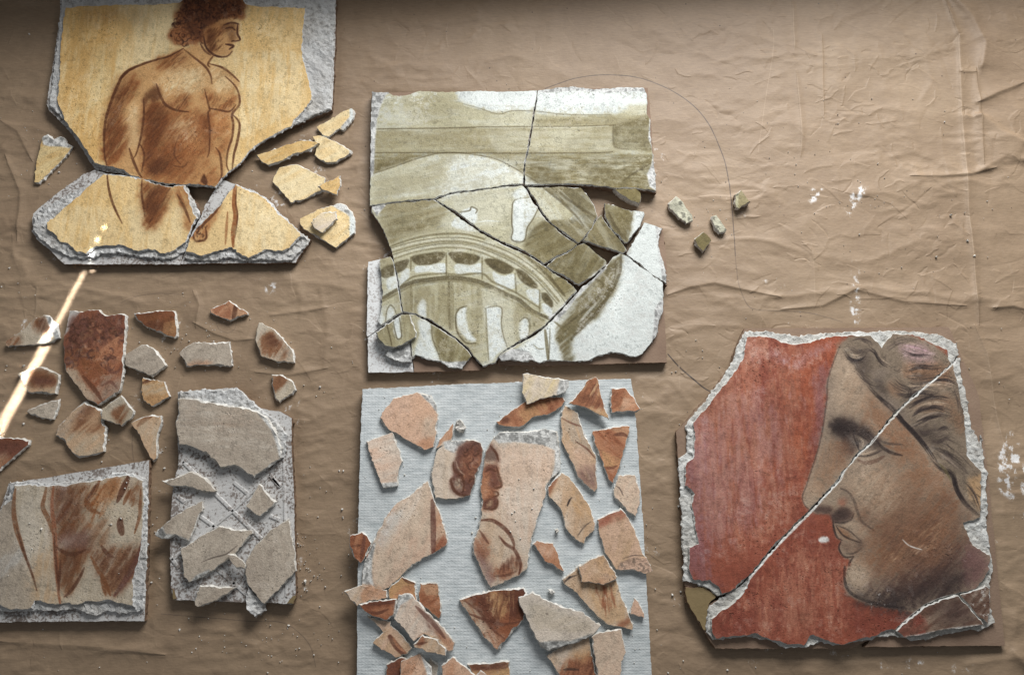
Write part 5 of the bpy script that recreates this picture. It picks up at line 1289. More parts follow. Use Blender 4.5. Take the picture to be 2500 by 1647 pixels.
bf('d 1328 1004 1430 966 1530 1020 1650 1074 1780 1106 1848 1154 1922 1210 1884 1266 1780 1322 1660 1352 1550 1398 1484 1362 1424 1246 1374 1130 1332 1060', 'beigel', 'large plain off-white fragment with crumbling lower edge, bottom right', '''
F stone 0.5 15 0.8 | d 1380 1040 1850 1180 1840 1280 1450 1220
r ash 0.9 | d 1460 1330 1560 1320 1700 1320 1850 1270 1890 1270 1660 1370 1550 1410 1480 1380
l smoke 4 0.5 | d 1525 1120 1540 1130''', lv=1, ang=15, streakc='greyl')
bf('d 2134 1118 2168 1006 2198 1036 2240 1120 2240 1155 2140 1132', 'pink', 'tiny triangular pink fragment at the board\'s lower right edge', ang=60, streakc='rustl')
bf('d 1530 1430 1600 1380 1700 1340 1840 1290 1856 1400 1884 1500 1905 1640 1640 1640 1580 1500', 'tan', 'fragment with dark feathered lower end beneath the plain off-white fragment', '''
f rust 0.85 8 80 0.7 | d 1620 1530 1780 1440 1880 1440 1910 1650 1640 1650
f gold2 0.6 6 | d 1720 1420 1840 1370 1860 1430 1780 1470
h rustd 0.6 80 40 30 4 | d 1660 1530 1880 1460 1890 1640 1660 1640
l ink 5 0.7 | d 1650 1530 1700 1525 1760 1530''', ang=60)
bf('d 1854 1292 1900 1256 2076 1234 2084 1300 2108 1400 2076 1490 2056 1640 1906 1640 1884 1450', 'beige', 'pale beige fragment cut by the bottom edge, right part of board', ang=60, streakc='pink', lv=1)
bf('d 364 1490 480 1440 560 1460 540 1640 380 1640', 'rust', 'dark rust fragment at the bottom edge under a salmon one', 'F maroon 0.7 15 0.8 | d 360 1490 480 1440 470 1640 380 1640', ang=None)
bf('d 474 1470 618 1404 646 1460 694 1510 716 1640 462 1640', 'salmon', 'salmon fragment with white ragged right edge, bottom left of board', '''
F rustl 0.6 60 0.9 | d 470 1470 600 1410 560 1640 470 1640
r chalk 1.0 | d 610 1400 660 1440 730 1640 680 1640 650 1520''', lv=1, ang=60, streakc='pink')
bf('d 690 1446 745 1500 735 1568 760 1640 690 1640 660 1480', 'greyl', 'narrow grey piece between the two salmon fragments at the bottom', ang=60, streakc='greyd')
bf('d 764 1500 848 1436 956 1520 1030 1584 1000 1640 780 1640', 'salmon', 'salmon triangular fragment rising from the bottom edge', 'F rustl 0.6 60 0.9 | d 770 1500 850 1440 900 1640 780 1640', lv=1, ang=60, streakc='pink')
bf('d 950 1484 1100 1484 1262 1464 1268 1640 1050 1640', 'gold2', 'fragment with dark rust top band cut by the bottom edge', 'F rustd 0.85 15 0.6 | d 945 1484 1100 1480 1268 1460 1266 1510 1120 1550 1020 1560', ang=15, streakc='tan')
bf('d 1026 1570 1050 1532 1120 1590 1180 1640 1020 1640', 'pink', 'small pink piece overlapping the dark-banded fragment at the bottom', lv=1, ang=60)
def lump(pts, z0, th, label, group):
    o = slab('plaster_crumb', P(pts), z0, z0 + th, M_PLASTER, M_PLASTER, und=0.0012, undf=500, grid=0.0025, jag=0.0006, flare=0.0008)
    tag(o, label, 'crumb', group)
g = 'white plaster crumbs on the cement board'
lump('D 872 412 900 396 922 420 948 460 900 492 868 462', BZ, 0.005, 'white plaster crumb above the hair curl fragment', g)
lump('d 1588 512 1610 505 1622 522 1602 538', BZ, 0.004, 'tiny white crumb left of the leaning tan fragment', g)
lump('d 1550 952 1572 948 1588 968 1568 982 1552 970', BZ, 0.004, 'tiny white crumb above the plain off-white fragment', g)

# ================================================================== 5  red fresco with a face in profile (right)
CR = 'E 1914 308 1800 408 1690 498 1560 616 1440 756 1380 826 1308 888 1216 998 1186 1058 1096 1146 996 1254 896 1356 796 1456 716 1544 e 600 930 520 1010 430 1052'
CRlo = 'E 1918 312 1803 413 1693 503 1563 621 1443 761 1383 832 1311 893 1220 1003 1190 1063 1100 1153 1001 1263 902 1366 802 1466 722 1555 e 604 948'
rv = lambda s: P(s)[::-1]
cat_ = lambda *a: np.concatenate(a)
R_up_base = cat_(P('E 575 83 1895 73 1962 222 1985 282'), P(CR), P('e 392 1058 345 1105 300 1050 240 1010 188 990 E 175 1500 152 1000 130 752 360 492 490 312 520 200'))
R_up_bed = cat_(P('E 580 100 700 102 900 132 1100 112 1300 104 1500 98 1700 104 1850 132 1945 182 1962 252'), P(CR), P('e 400 1058 350 1010 300 990 185 962 E 172 1400 154 1000 150 940 200 880 205 700 240 650 400 452 505 300 522 205'))
R_up_pt = cat_(P('E 592 138 700 128 800 155 880 184 1000 170 1100 136 1250 122 1390 124 1440 168 1460 204 1530 114 1690 128 1800 184 1886 220 1900 290'), P(CR), P('e 428 1048 410 1000 350 960 240 950 215 880 220 740 280 720 250 600 230 480 250 400 200 350 E 188 1100 194 960 240 920 255 800 245 690 330 590 420 470 480 400 560 290 580 180'))
R_lo_base = cat_(P('E 1990 292 2055 430 2090 520 2140 950 2202 1560 e 2258 1378 1350 1388 1384 1342 1262 1396 386 1398 310 1282 240 1170 300 1120 350 1108 440 1060'), rv(CRlo))
R_lo_bed = cat_(P('E 1968 272 1984 430 2024 560 2034 700 2104 850 e 2104 20 2142 250 2134 400 2144 620 2178 880 2152 1100 2192 1230 2100 1280 1900 1300 1650 1350 1550 1310 1300 1352 1150 1380 1060 1346 960 1394 860 1394 760 1356 600 1318 372 1344 330 1292 335 1200 352 1120 432 1064 560 985'), rv(CRlo))
R_lo_pt = cat_(P('E 1926 318 1958 440 1990 600 2008 760 2012 900 2108 1010 2108 1200 2100 1300 2056 1330 1990 1340 2050 1480 2160 1540 e 2168 810 2158 900 2080 1006 1950 1046 1850 1070 1750 1114 1640 1194 1548 1278 1450 1310 1350 1330 1200 1370 1080 1340 1020 1310 960 1380 850 1370 740 1340 640 1300 500 1320 390 1335 365 1290 362 1205 450 1140 560 1046'), rv(CRlo))
RZ = 0.0122
S1.z = RZ
for q in (R_up_pt, R_lo_pt): S1.fill(grow(q, 9), COLR['red'], 1)
S1.fill(P('E 560 90 1990 90 2200 900 2200 1560 e 2200 1000 2100 1300 350 1360 180 900 E 170 900 330 560'), COLR['red'], 1)
ops(S1, RZ, '''
f redd 0.7 24 90 0.95 | E 200 100 1250 100 1100 600 1000 1200 860 1400 640 1300 480 1500 300 1200 180 1300
f redl 0.55 24 90 0.95 | E 280 400 900 200 1000 700 800 1400 260 1400
f orange 0.6 20 90 0.95 | E 860 200 1200 120 1160 300 1100 600 980 1000 900 1000
f redd 0.65 24 90 0.95 | e 350 1100 900 600 1240 800 1250 1080 1700 1180 1700 1300 380 1350
f redl 0.5 24 90 0.95 | e 700 900 1200 850 1220 1100 900 1300 600 1300
h redd 0.45 89 150 60 3 | E 260 300 1100 250 1000 1000 720 1500 260 1500
h redl 0.45 89 150 50 3 | E 260 300 1100 250 1000 1000 720 1500 260 1500
h redd 0.45 86 110 60 3 | e 400 1150 1000 560 1200 850 1300 1260 500 1300
h redl 0.4 86 90 50 3 | e 400 1150 1000 560 1200 850 1300 1260 500 1300
f redp 0.75 14 90 0.6 | E 200 940 300 640 330 900 290 1200 300 1500 220 1568
f redp 0.7 14 90 0.6 | e 190 700 320 620 330 900 420 1040 240 940
f mauve 0.7 8 45 0.6 | E 580 160 760 230 880 300 860 340 740 250 600 290
f mauve 0.6 8 | E 900 300 1050 210 1160 180 1040 250 930 330
f redl 0.6 9 90 0.7 | E 600 130 760 170 700 280 560 300
f redl 0.6 9 90 0.7 | E 440 540 560 500 560 620 460 640
f redp 0.6 10 90 0.7 | E 1040 380 1120 380 1080 760 1030 900
f redd 0.6 14 90 0.7 | e 360 1180 620 1150 640 1300 390 1330
f redd 0.7 10 30 0.7 | e 1240 1100 1500 1140 1700 1180 1560 1270 1300 1280
h redd 0.4 86 120 30 8 | E 260 300 1100 250 1000 1000 720 1500 260 1500
h redl 0.45 84 160 24 7 | E 260 300 1100 250 1000 1000 720 1500 260 1500
h orange 0.4 88 80 36 6 | E 260 300 1100 250 1000 1000 720 1500 260 1500
h redd 0.4 80 70 30 8 | e 400 1150 1000 560 1200 850 1300 1260 500 1300
h redl 0.45 80 90 24 7 | e 400 1150 1000 560 1200 850 1300 1260 500 1300
h mauve 0.3 88 40 30 6 | E 260 700 700 400 1000 500 700 1400 300 1450
f skin 0.98 2 | G 560 220 470 440 420 620 420 760 400 900 370 1100 340 1250 290 1420 240 1560 H 200 160 163 260 180 340 225 390 300 432 460 442 480 520 500 620 520 690 570 716 540 790 575 880 640 915 660 960 620 1000 600 1100 610 1220 700 1320 900 1390 1200 1440 1400 1500 1700 1568 2140 1500 2140 900 2060 500 2060 60 G 1960 1400 1900 900 1720 400 1300 120 860 100
f skinl 0.6 14 60 0.5 | G 560 450 700 430 850 650 900 800 700 930 520 880
f smokel 0.55 9 75 0.5 | G 430 560 490 600 475 900 430 1100 395 1250 350 1400 360 1200 395 950
f skinb 0.6 16 120 0.5 | G 880 780 1060 900 1300 1180 1280 1320 1000 1180 900 1020
f skinb 0.55 14 | G 1200 1180 1420 1360 1500 1560 1300 1460 1120 1380
f smoke 0.55 12 | G 440 1070 480 980 580 950 740 1010 900 1110 1020 1290 920 1300 820 1240 700 1220 640 1260 560 1200 470 1180
f ink 0.85 6 | G 450 1080 490 1000 570 978 700 1015 850 1105 950 1205 985 1280 930 1265 860 1210 740 1145 680 1125 640 1170 640 1230 690 1320 665 1305 600 1220 560 1160 490 1140
f skind 0.75 8 | G 555 1200 640 1230 710 1345 630 1400 570 1350
f smokel 0.85 3 | G 680 1140 760 1160 850 1230 800 1290 745 1300 700 1230
f ink 0.6 9 | G 470 1100 560 990 700 1030 860 1120 930 1210 860 1215 740 1150 670 1140 620 1200 560 1180
f smoke 0.6 7 | G 620 1200 690 1150 700 1240 740 1320 690 1340 640 1280
f smoke 0.4 12 | G 860 1180 1000 1240 1130 1340 1000 1360 900 1300
l ink 4 0.85 | G 685 1140 718 1230 752 1312
l ink 3.5 0.8 | G 680 1138 750 1150 845 1212
l ink 3 0.8 | G 722 1180 742 1240 736 1292
l skinl 2.5 0.7 | G 752 1178 792 1220 780 1272
l smoke 4 0.8 | G 716 1358 800 1372 900 1350 985 1308
l skinl 3 0.7 | G 738 1342 820 1342 925 1308
l skind 8 0.7 | G 735 1410 820 1440 920 1420 1010 1370
l ink 7 0.8 | G 930 1210 1000 1290 1100 1340 1195 1362
l smoke 5 0.65 | G 930 1198 1050 1240 1205 1250
l skinb 6 0.6 | G 1000 1250 1120 1300 1260 1310
f skinb 0.6 8 75 0.5 | G 540 1240 600 1240 590 1400 545 1560 500 1520
f skind 0.45 9 75 0.5 | G 545 1230 590 1240 575 1400 545 1480
f skinb 0.4 9 75 0.5 | H 380 20 480 10 460 160 380 220 340 200
f skinl 0.45 9 60 0.5 | H 220 190 320 130 390 200 300 290 220 270
f skin 0.8 6 | H 340 300 420 258 520 245 600 300 590 380 480 396 380 350
f skinb 0.5 6 | H 400 360 500 390 590 380 560 420 440 410
f brick 0.65 4 | H 548 280 612 290 604 360 552 366
f jaw 0.8 4 | H 275 405 330 345 460 372 482 425 450 442 330 436
f jaw 0.75 3 | H 478 436 560 372 640 380 690 440 662 500 560 532 490 524
f ink 0.4 5 | H 480 440 560 385 630 400 640 470 540 510 490 500
l ink 3.5 0.8 | H 498 530 580 534 662 504 694 440
f smoke 0.55 7 | H 560 180 640 215 690 320 640 330 590 240
l smoke 6 0.65 | H 556 180 640 220 702 320 735 430 785 530 905 612
f skind 0.6 14 45 0.5 | H 725 330 850 400 960 560 900 610 790 520 740 430
f skinl 0.65 6 | H 600 540 690 515 800 600 880 670 760 645 680 605
f skinb 0.7 4 | H 520 570 600 600 690 685 620 690 540 640
l ink 4.5 0.8 | H 478 500 490 600 520 682 572 714
l ink 3.5 0.8 | H 508 560 580 660 680 712 775 742
l smoke 3 0.75 | H 520 558 640 612 722 682 772 722
f skind 0.55 6 | H 560 730 660 728 765 760 742 835 620 855 570 800
f skin 0.6 6 | H 620 762 700 752 724 800 640 822
l ink 4 0.8 | H 562 728 540 790 572 862 620 890 692 880
l smoke 3.5 0.7 | H 618 852 690 850 772 800
f smoke 0.6 5 | H 740 715 792 738 795 825 752 805
l ink 4 0.75 | H 692 886 652 940 640 985
f skinb 0.5 12 | H 700 880 860 860 900 960 760 960
f skind 0.65 22 45 0.5 | H 960 600 1300 480 1480 540 1280 740 1000 740
f skinb 0.75 24 45 0.55 | H 900 800 1200 600 1500 380 1700 230 1820 500 1620 800 1200 1010 950 1010
f skind 0.7 24 45 0.55 | H 1100 940 1500 700 1780 560 1840 800 1600 1000 1200 1120
f skind 0.5 30 45 0.5 | H 1000 500 1500 200 1750 250 1850 700 1700 1000 1200 1200 900 1150 1000 800
f jaw 0.85 22 45 0.5 | H 760 1260 1000 1180 1300 1100 1600 920 1860 720 1900 920 1820 1180 1500 1340 1100 1370
f skinl 0.5 22 45 0.5 | H 700 60 1050 40 1180 250 960 430 780 330
f skinb 0.5 18 45 0.5 | G 1250 1400 1500 1500 1650 1560 H 1700 100 1500 250 1250 120
f skinl 0.65 9 | H 640 1000 760 950 860 1040 810 1170 680 1170 630 1080
f ink 0.8 12 | H 600 1130 640 1210 760 1280 920 1310 1200 1330 1400 1420 1200 1440 900 1390 720 1330 620 1250
f ink 0.5 20 45 0.5 | H 1000 1260 1400 1180 1750 1000 1800 1180 1500 1370 1150 1380
l ink 6 0.65 0.3 | H 600 990 598 1120 640 1235 760 1315 940 1375 1150 1412
l smoke 3 0.6 0.3 | G 560 220 470 440 422 620 418 760 400 900 370 1100 338 1250 285 1430 H 240 40 200 160 163 262 182 342 225 390
f skinb 0.45 30 45 0.5 | H 720 80 1200 20 1650 80 1800 500 1700 900 1200 1050 860 1000 820 700 780 400
f skinb 0.35 24 60 0.5 | G 620 500 850 660 1100 900 1300 1180 1200 1300 900 1000 640 920
f skinb 0.4 12 75 0.5 | G 420 1200 600 1240 560 1500 H 400 40 340 240 220 240 G 300 1500
f skinl 0.45 20 45 0.5 | H 740 120 1000 80 1080 240 920 360 780 300
f skinl 0.4 14 60 0.5 | G 540 520 680 520 800 740 660 860 520 800
h jaw 0.35 42 130 30 3 | H 900 1180 1300 1000 1800 640 1850 900 1700 1200 1200 1330
h skinb 0.4 42 130 30 3 | H 900 780 1250 560 1700 240 1800 500 1500 850 1000 1000
h skinl 0.35 45 90 26 3 | H 680 60 1150 60 1300 300 1000 450 760 320
h skind 0.4 42 90 28 3 | H 1000 620 1450 450 1700 500 1500 800 1100 900
h tan 0.35 42 60 26 2.5 | H 900 850 1300 700 1700 400 1500 800 1100 980
h skinl 0.3 70 50 22 3 | G 540 430 720 430 900 780 700 940 480 880
h skinb 0.35 120 40 22 3 | G 920 820 1100 930 1400 1350 1200 1320 960 1100
h smokel 0.35 78 40 26 2.5 | G 380 1150 560 1250 520 1500 280 1540
f plum 0.75 10 | H 1870 780 2080 860 2120 950 2060 1130 1900 1210 1840 1000
f smokel 0.55 8 | H 1800 400 1880 400 1850 640 1790 660
f hairg 0.96 5 | G 530 230 660 130 860 108 960 130 1000 235 1090 108 1300 145 1500 215 1700 340 1710 430 1800 620 1860 900 1880 1180 1910 1420 H 2060 60 2040 470 1950 430 1830 330 1740 150 G 1560 1450 1400 1250 1250 1050 1100 850 980 790 850 660 700 440 590 300
f mauve 0.6 8 | G 1180 230 1400 220 1530 330 1500 420 1280 390
f skinb 0.6 8 | G 1230 430 1660 430 1710 600 1500 620 1250 560
f skinb 0.5 8 | G 1040 620 1210 650 1120 760
f skinb 0.45 9 | G 1300 820 1700 740 1780 860 1500 900
f smoke 0.6 8 | G 700 270 860 320 830 560 740 480
f smokel 0.8 6 | G 900 480 1070 490 1010 610 900 600
f ink 0.55 6 | G 920 590 985 600 1060 730 965 720
f smokel 0.8 5 | G 970 700 1090 760 1260 930 1190 1000 1010 840
f smoke 0.5 9 | G 1300 1060 1560 1080 1640 1240 1480 1260
f brown 0.4 9 | G 1680 900 1840 920 1860 1150 1720 1060
f gold2 0.65 5 | H 1880 90 2030 50 2020 390 1900 260
s ink 0.7 14 8 2.6 | G 600 290 660 370 760 385 825 320
s smoke 0.6 12 9 2.6 | G 620 220 720 300 840 280 880 250
s smoke 0.6 10 8 2.6 | G 680 180 760 160 860 200 880 270
s ink 0.7 14 9 2.6 | G 850 250 920 300 985 400 1085 445
s skin 0.6 8 6 2.4 | G 930 270 990 370 1080 425
s smoke 0.6 14 12 2.6 | G 1020 270 1150 190 1300 170 1430 225
s ink 0.65 10 6 2.6 | G 1170 265 1300 318 1400 325 1490 330
s mauve 0.6 12 10 2.4 | G 1150 220 1300 240 1450 290 1530 340
s ink 0.65 14 10 2.6 | G 1250 490 1370 450 1500 462 1650 440
s smoke 0.6 12 12 2.6 | G 1220 540 1340 540 1500 530 1640 500
s ink 0.7 16 10 2.8 | G 1230 590 1350 622 1500 602 1640 578 1790 635
s skin 0.55 10 9 2.4 | G 1240 650 1380 660 1540 640 1720 660
s smoke 0.65 18 16 2.6 | G 1110 700 1250 722 1400 682 1580 715
s ink 0.6 12 9 2.6 | G 1140 780 1260 760 1380 720 1540 740 1700 770
s ink 0.7 18 16 2.8 | G 1245 885 1400 800 1550 768 1710 790
s skin 0.55 12 10 2.4 | G 1290 900 1420 830 1560 810 1720 840
s ink 0.75 16 10 3 | G 1295 965 1400 888 1550 868 1700 925
s smokel 0.65 10 8 2.6 | G 1330 1012 1450 948 1560 925 1710 955
s ink 0.75 16 10 3 | G 1290 1060 1430 990 1560 958 1715 975
s smoke 0.65 16 14 2.6 | G 1310 1060 1400 1135 1500 1112 1570 1095
s ink 0.6 12 10 2.6 | G 1550 1115 1640 1075 1725 1135
s smoke 0.6 14 14 2.6 | G 1480 1180 1560 1220 1660 1180 1780 1240
s ink 0.75 22 9 3 | G 840 645 960 775 1100 885 1200 1015 1320 1135 1450 1300 1545 1445
s smokel 0.6 12 9 2.6 | G 1000 785 1100 870 1190 965
s smoke 0.7 22 18 2.8 | G 1490 1280 1620 1325 1760 1420 1890 1545
s smokel 0.65 14 10 2.6 | G 1560 1325 1700 1425 1840 1560
s ink 0.75 20 8 3 | G 1470 1380 1600 1500 1720 1560 H 1760 180 1850 330 1960 430 2025 492
c ink 0.35 46 9 2.4 | G 640 160 860 130 1100 130 1400 200 1680 380 1700 560 1300 600 1050 560 880 420 700 330
c skin 0.45 40 9 2.4 | G 640 160 860 130 1100 130 1400 200 1680 380 1700 560 1300 600 1050 560 880 420 700 330
h ink 0.35 20 60 20 2.2 0.3 | G 1150 640 1750 600 1840 900 1820 1150 1500 1180 1300 1000
h skin 0.45 20 46 20 2.2 0.3 | G 1150 640 1750 600 1840 900 1820 1150 1500 1180 1300 1000
h ink 0.4 -42 40 22 2.2 | G 1480 1260 1850 1200 1900 1420 H 2030 60 2010 420 1800 250
f ink 0.4 14 45 0.5 | H 700 1300 1000 1270 1500 1200 1850 1000 1860 1150 1500 1360 1100 1400
s skinl 0.5 10 10 2.2 | G 1240 640 1400 640 1560 620 1740 660
s skinl 0.5 10 10 2.2 | G 1280 910 1420 845 1560 820 1720 860
s skinl 0.5 10 8 2.2 | G 640 330 720 345 800 310
s skinl 0.45 12 12 2.2 | G 1060 240 1180 180 1320 190 1440 240
s ink 0.5 14 20 2.2 | G 700 440 800 560 900 620 1000 620
s ink 0.5 16 24 2.2 | G 1080 560 1160 640 1260 700 1200 800
s smoke 0.5 20 30 2.2 | G 1740 640 1800 760 1840 920 1850 1100
s olive 0.6 8 6 2.4 | G 1560 1440 1660 1540 H 1740 160
s smoke 0.6 14 14 2.6 | H 1820 100 1900 200 1960 330 2000 440
k chalk 0.05 | E 200 120 1250 120 1000 1100 400 1568 200 1500
d chalk 0.3 | e 1400 1020 1500 1010 1500 1180 1400 1150
l chalk 2.5 0.9 | e 1595 695 1640 735 1720 760
l chalk 1.8 0.95 0.1 | E 1924 314 1806 416 1696 507 1567 625 1447 765 1387 836 1315 897 1224 1006 1194 1066 1104 1158
l chalk 4.0 0.95 0.1 | E 1104 1158 1004 1268 904 1370 804 1470 724 1558 e 604 952 560 1020
l chalk 3 0.9 | e 1548 1278 1640 1194 1750 1114 1850 1070 1950 1046
f redl 0.5 20 90 0.9 | E 330 600 560 420 620 900 420 1200 300 1100
f mauve 0.28 24 90 0.9 | E 240 700 700 500 760 1100 300 1500
f redl 0.5 10 90 0.7 | e 960 700 1000 760 990 900 930 900
f chalk 0.95 1 | e 1055 690 1080 672 1115 680 1120 705 1085 714 1060 706
''')
t = thing('fresco_piece', 'upper left half of the red fresco, with forehead and nose above the diagonal crack', 'fresco', R_up_base, 'pieces of the broken red profile tile')
part(t, 'tile_backing', R_up_base, 0, ZT, M_TILEB, M_TSIDE, jag=0.0003, rim=0.0004, grid=0.015, und=0.0001)
part(t, 'plaster_bed', R_up_bed, ZT, ZB, M_BEDW, M_BEDW, jag=0.0009, grid=0.0034, und=0.0009, undf=220)
part(t, 'painted_plaster', R_up_pt, ZB - 0.0008, RZ, M1, M_BEDW, jag=0.0006, rim=0.0013)
t = thing('fresco_piece', 'lower right half of the red fresco, with cheek, lips and chin below the diagonal crack', 'fresco', R_lo_base, 'pieces of the broken red profile tile')
part(t, 'tile_backing', R_lo_base, 0, ZT, M_TILEB, M_TSIDE, jag=0.0003, rim=0.0004, grid=0.015, und=0.0001)
part(t, 'plaster_bed', R_lo_bed, ZT, ZB, M_BEDW, M_BED, jag=0.0011, grid=0.0034, und=0.0009, undf=220)
part(t, 'painted_plaster', R_lo_pt, ZB - 0.0008, RZ, M1, M_BEDW, jag=0.0007, rim=0.0013)
o = part(t, 'exposed_tile', P('e 192 996 250 1000 330 1000 380 1044 392 1066 350 1106 338 1190 326 1280 310 1276 244 1166 198 1080'), 0.0, 0.0084, M_TILEO, M_TSIDE, grid=0.006, und=0.0004)
g = 'pieces of the broken red profile tile'
flake('e 1956 1052 2040 1150 2124 1246 1880 1276 1700 1316 1604 1326 1556 1284 1642 1202 1752 1122 1852 1077', ZB + 0.0002, 0.0032, S2, 'skind', 'dark triangular chip at the red fresco\'s bottom edge, right of centre', g, '''
F redd 0.9 30 0.6 | e 1550 1290 1700 1180 1760 1230 1740 1320 1600 1330
f jaw 0.7 10 30 0.6 | e 1780 1130 1940 1070 2060 1200 1860 1260
r ash 0.8 | e 1600 1320 1700 1305 1900 1265 2100 1240 2060 1290 1720 1330''', cat='fresco', ang=30, streakc='skin', side=M_BEDW)
flake('e 1966 1050 2080 1014 2130 990 2156 1010 2160 1150 2150 1236 2100 1200 2040 1140', ZB + 0.0002, 0.0026, S2, 'skind', 'dusty dark chip at the red fresco\'s lower right corner', g, 'd ash 0.5 | e 1980 1040 2150 1000 2160 1200 2060 1150', cat='fresco', ang=45, streakc='greyd', side=M_BEDW)
# ================================================================== 6  kraft paper, folded and creased
PX0, PX1, PY0, PY1, PST = -0.78, 0.78, -0.50, 0.52, 0.002
pw, ph = int((PX1 - PX0) / PST) + 1, int((PY1 - PY0) / PST) + 1
gxs = PX0 + np.arange(pw) * PST; gys = PY0 + np.arange(ph) * PST
GX, GY = np.meshgrid(gxs, gys)
rg = np.random.default_rng(21)
def ridge(cy, cx, p):
    n = fbm(ph, pw, cy, cx, 4, rg); return (1 - np.abs(2 * n - 1)) ** p
zh = 0.0026 * (fbm(ph, pw, 34, 95, 3, rg) - 0.5)
zh += 0.0012 * (ridge(22, 80, 9) - 0.1) * smooth(fbm(ph, pw, 110, 110, 3, rg), 0.42, 0.62)
zh += 0.0008 * (ridge(11, 30, 10) - 0.1) * smooth(fbm(ph, pw, 75, 75, 3, rg), 0.42, 0.62)
zh += 0.0003 * (fbm(ph, pw, 6, 9, 2, rg) - 0.5)
right = smooth(GX, 0.26, 0.5)
zh += (right * 0.006 + smooth(GX, 0.42, 0.56) * 0.012) * (fbm(ph, pw, 60, 75, 3, rg) - 0.5)
def crease(px, h, w, side=0.0):
    """a fold: h high, w wide; side lifts the paper on one side of it"""
    global zh
    q = ray_at(P(px), 0.0) if isinstance(px, str) else px
    x0, y0 = q.min(0) - w * 6; x1, y1 = q.max(0) + w * 6
    c0, c1 = max(int((x0 - PX0) / PST), 0), min(int((x1 - PX0) / PST) + 2, pw)
    r0, r1 = max(int((y0 - PY0) / PST), 0), min(int((y1 - PY0) / PST) + 2, ph)
    if c1 <= c0 or r1 <= r0: return
    X, Y = GX[r0:r1, c0:c1], GY[r0:r1, c0:c1]
    best = np.full(X.shape, 9.0); sg = np.zeros(X.shape)
    n = len(q) - 1
    for i in range(n):
        d = q[i + 1] - q[i]; L2 = d @ d
        t = np.clip(((X - q[i][0]) * d[0] + (Y - q[i][1]) * d[1]) / L2, 0, 1)
        ex, ey = X - q[i][0] - t * d[0], Y - q[i][1] - t * d[1]
        dd = np.hypot(ex, ey)
        m = dd < best
        u = (i + t) / n
        best = np.where(m, dd / np.clip(1.2 - np.abs(2 * u - 1) ** 3, 0.15, 1), best)
        sg = np.where(m, np.sign(d[0] * ey - d[1] * ex), sg)
    zh[r0:r1, c0:c1] += 0.5 * h * np.exp(-best / (w * (1 + side * sg)))
for c in (('F 1255 0 1262 120 1268 240', .0010, .003, .5), ('F 1275 340 1290 480 1303 640 1296 760', .0014, .003, .5), ('F 1400 170 1404 400 1412 570', .0014, .003, -.5), ('F 1990 0 2060 180 2064 350 2076 560 2092 760 2108 1000 2136 1240 2160 1568', .0034, .004, .5), ('F 2140 330 2160 480 2170 640 2180 800', .0026, .004, -.5),
          ('F 1830 850 1980 850 2110 845 2240 815', .0034, .0035, .3), ('F 1740 760 1850 735 1980 790 2060 820', .0026, .008, .4), ('F 2090 560 2130 570 2170 556', .0026, .003, 0), ('F 2150 500 2250 450 2380 400', .0042, .007, .5), ('F 1950 250 2040 236', .002, .003, .4), ('F 2060 352 2145 352', .0026, .003, .3), ('F 2030 0 2120 90 2180 220 2160 330', .010, .012, .5), ('F 2160 560 2260 640 2380 700', .008, .014, -.5), ('F 2180 820 2280 760 2390 780', .007, .012, .5), ('e 2280 1400 2340 1470 2400 1500', .008, .012, .5), ('F 1500 560 1700 520 1860 540', .0014, .006, .3), ('F 1300 900 1480 940 1700 930 1900 990', .0014, .006, .3),
          ('F 650 1430 760 1390 880 1370 1010 1400 1200 1440', .0030, .007, .4), ('F 1200 1500 1400 1480 1560 1400 1800 1460 2100 1480', .0026, .006, .4), ('F 2230 1490 2330 1480 2400 1500', .004, .006, .4), ('F 670 800 720 790 760 750 900 740', .0014, .004, .3), ('F 680 1300 900 1290 1100 1330', .0012, .005, .3), ('F 1350 1180 1360 1300 1364 1460', .0012, .003, .4), ('F 1840 300 1900 280 1930 400 1880 480', .0018, .006, .4),
          ('C 600 130 850 60 1100 40 1400 10', .0016, .004, .3), ('C 1400 260 1560 340 1700 390 1850 380', .0020, .004, .4), ('C 1400 30 1450 130 1420 300', .0016, .004, .4), ('C 2160 0 2190 120 2180 220', .0014, .004, .4), ('C 1850 620 2100 640 2380 590', .0020, .005, .4), ('C 2140 790 2200 1000 2140 1300', .0012, .004, .3), ('C 1960 210 2200 180 2380 150', .0020, .005, .4),
          ('c 0 1380 300 1400 700 1420 1200 1480', .0024, .008, .3), ('c 1100 850 1220 890 1230 1000', .0014, .004, .3), ('c 2150 250 2250 240 2380 200', .0018, .004, .3), ('A 0 700 100 760 190 940', .0022, .006, .4), ('A 30 900 120 1120 100 1400', .0020, .005, .4), ('A 0 1350 120 1330 200 1420', .0018, .005, .3), ('A 0 520 140 560 240 640', .0016, .005, .3),
          ('E 80 150 300 60 540 70', .0020, .006, .4), ('E 80 420 250 400 420 470', .0012, .005, .3), ('E 2060 60 2140 240 2180 500 2260 900', .0026, .005, .4), ('E 2100 420 2200 410 2300 380', .002, .004, .3), ('E 2240 1200 2250 1400 2290 1568', .0016, .004, .3), ('e 2260 1000 2320 1120 2300 1300', .0026, .006, .4), ('e 0 1270 150 1260 260 1290', .0014, .004, .3), ('e 100 0 140 600 120 1200', .0010, .004, .3), ('e 2000 1500 2200 1460 2380 1440', .0026, .006, .4),
          ('S 1640 930 1700 1010 1650 1100', .0016, .005, .3), ('S 1640 1200 1660 1400 1640 1560', .0014, .005, .3), ('S 780 700 800 800 790 900', .0014, .004, .3), ('S 720 960 800 1000 860 990', .0014, .004, .3), ('S 730 1300 800 1290 850 1310', .0014, .005, .3), ('S 860 120 1100 150 1350 130', .0010, .006, .3)):
    crease(*c)
REL = np.zeros((CH, CW), np.float32)
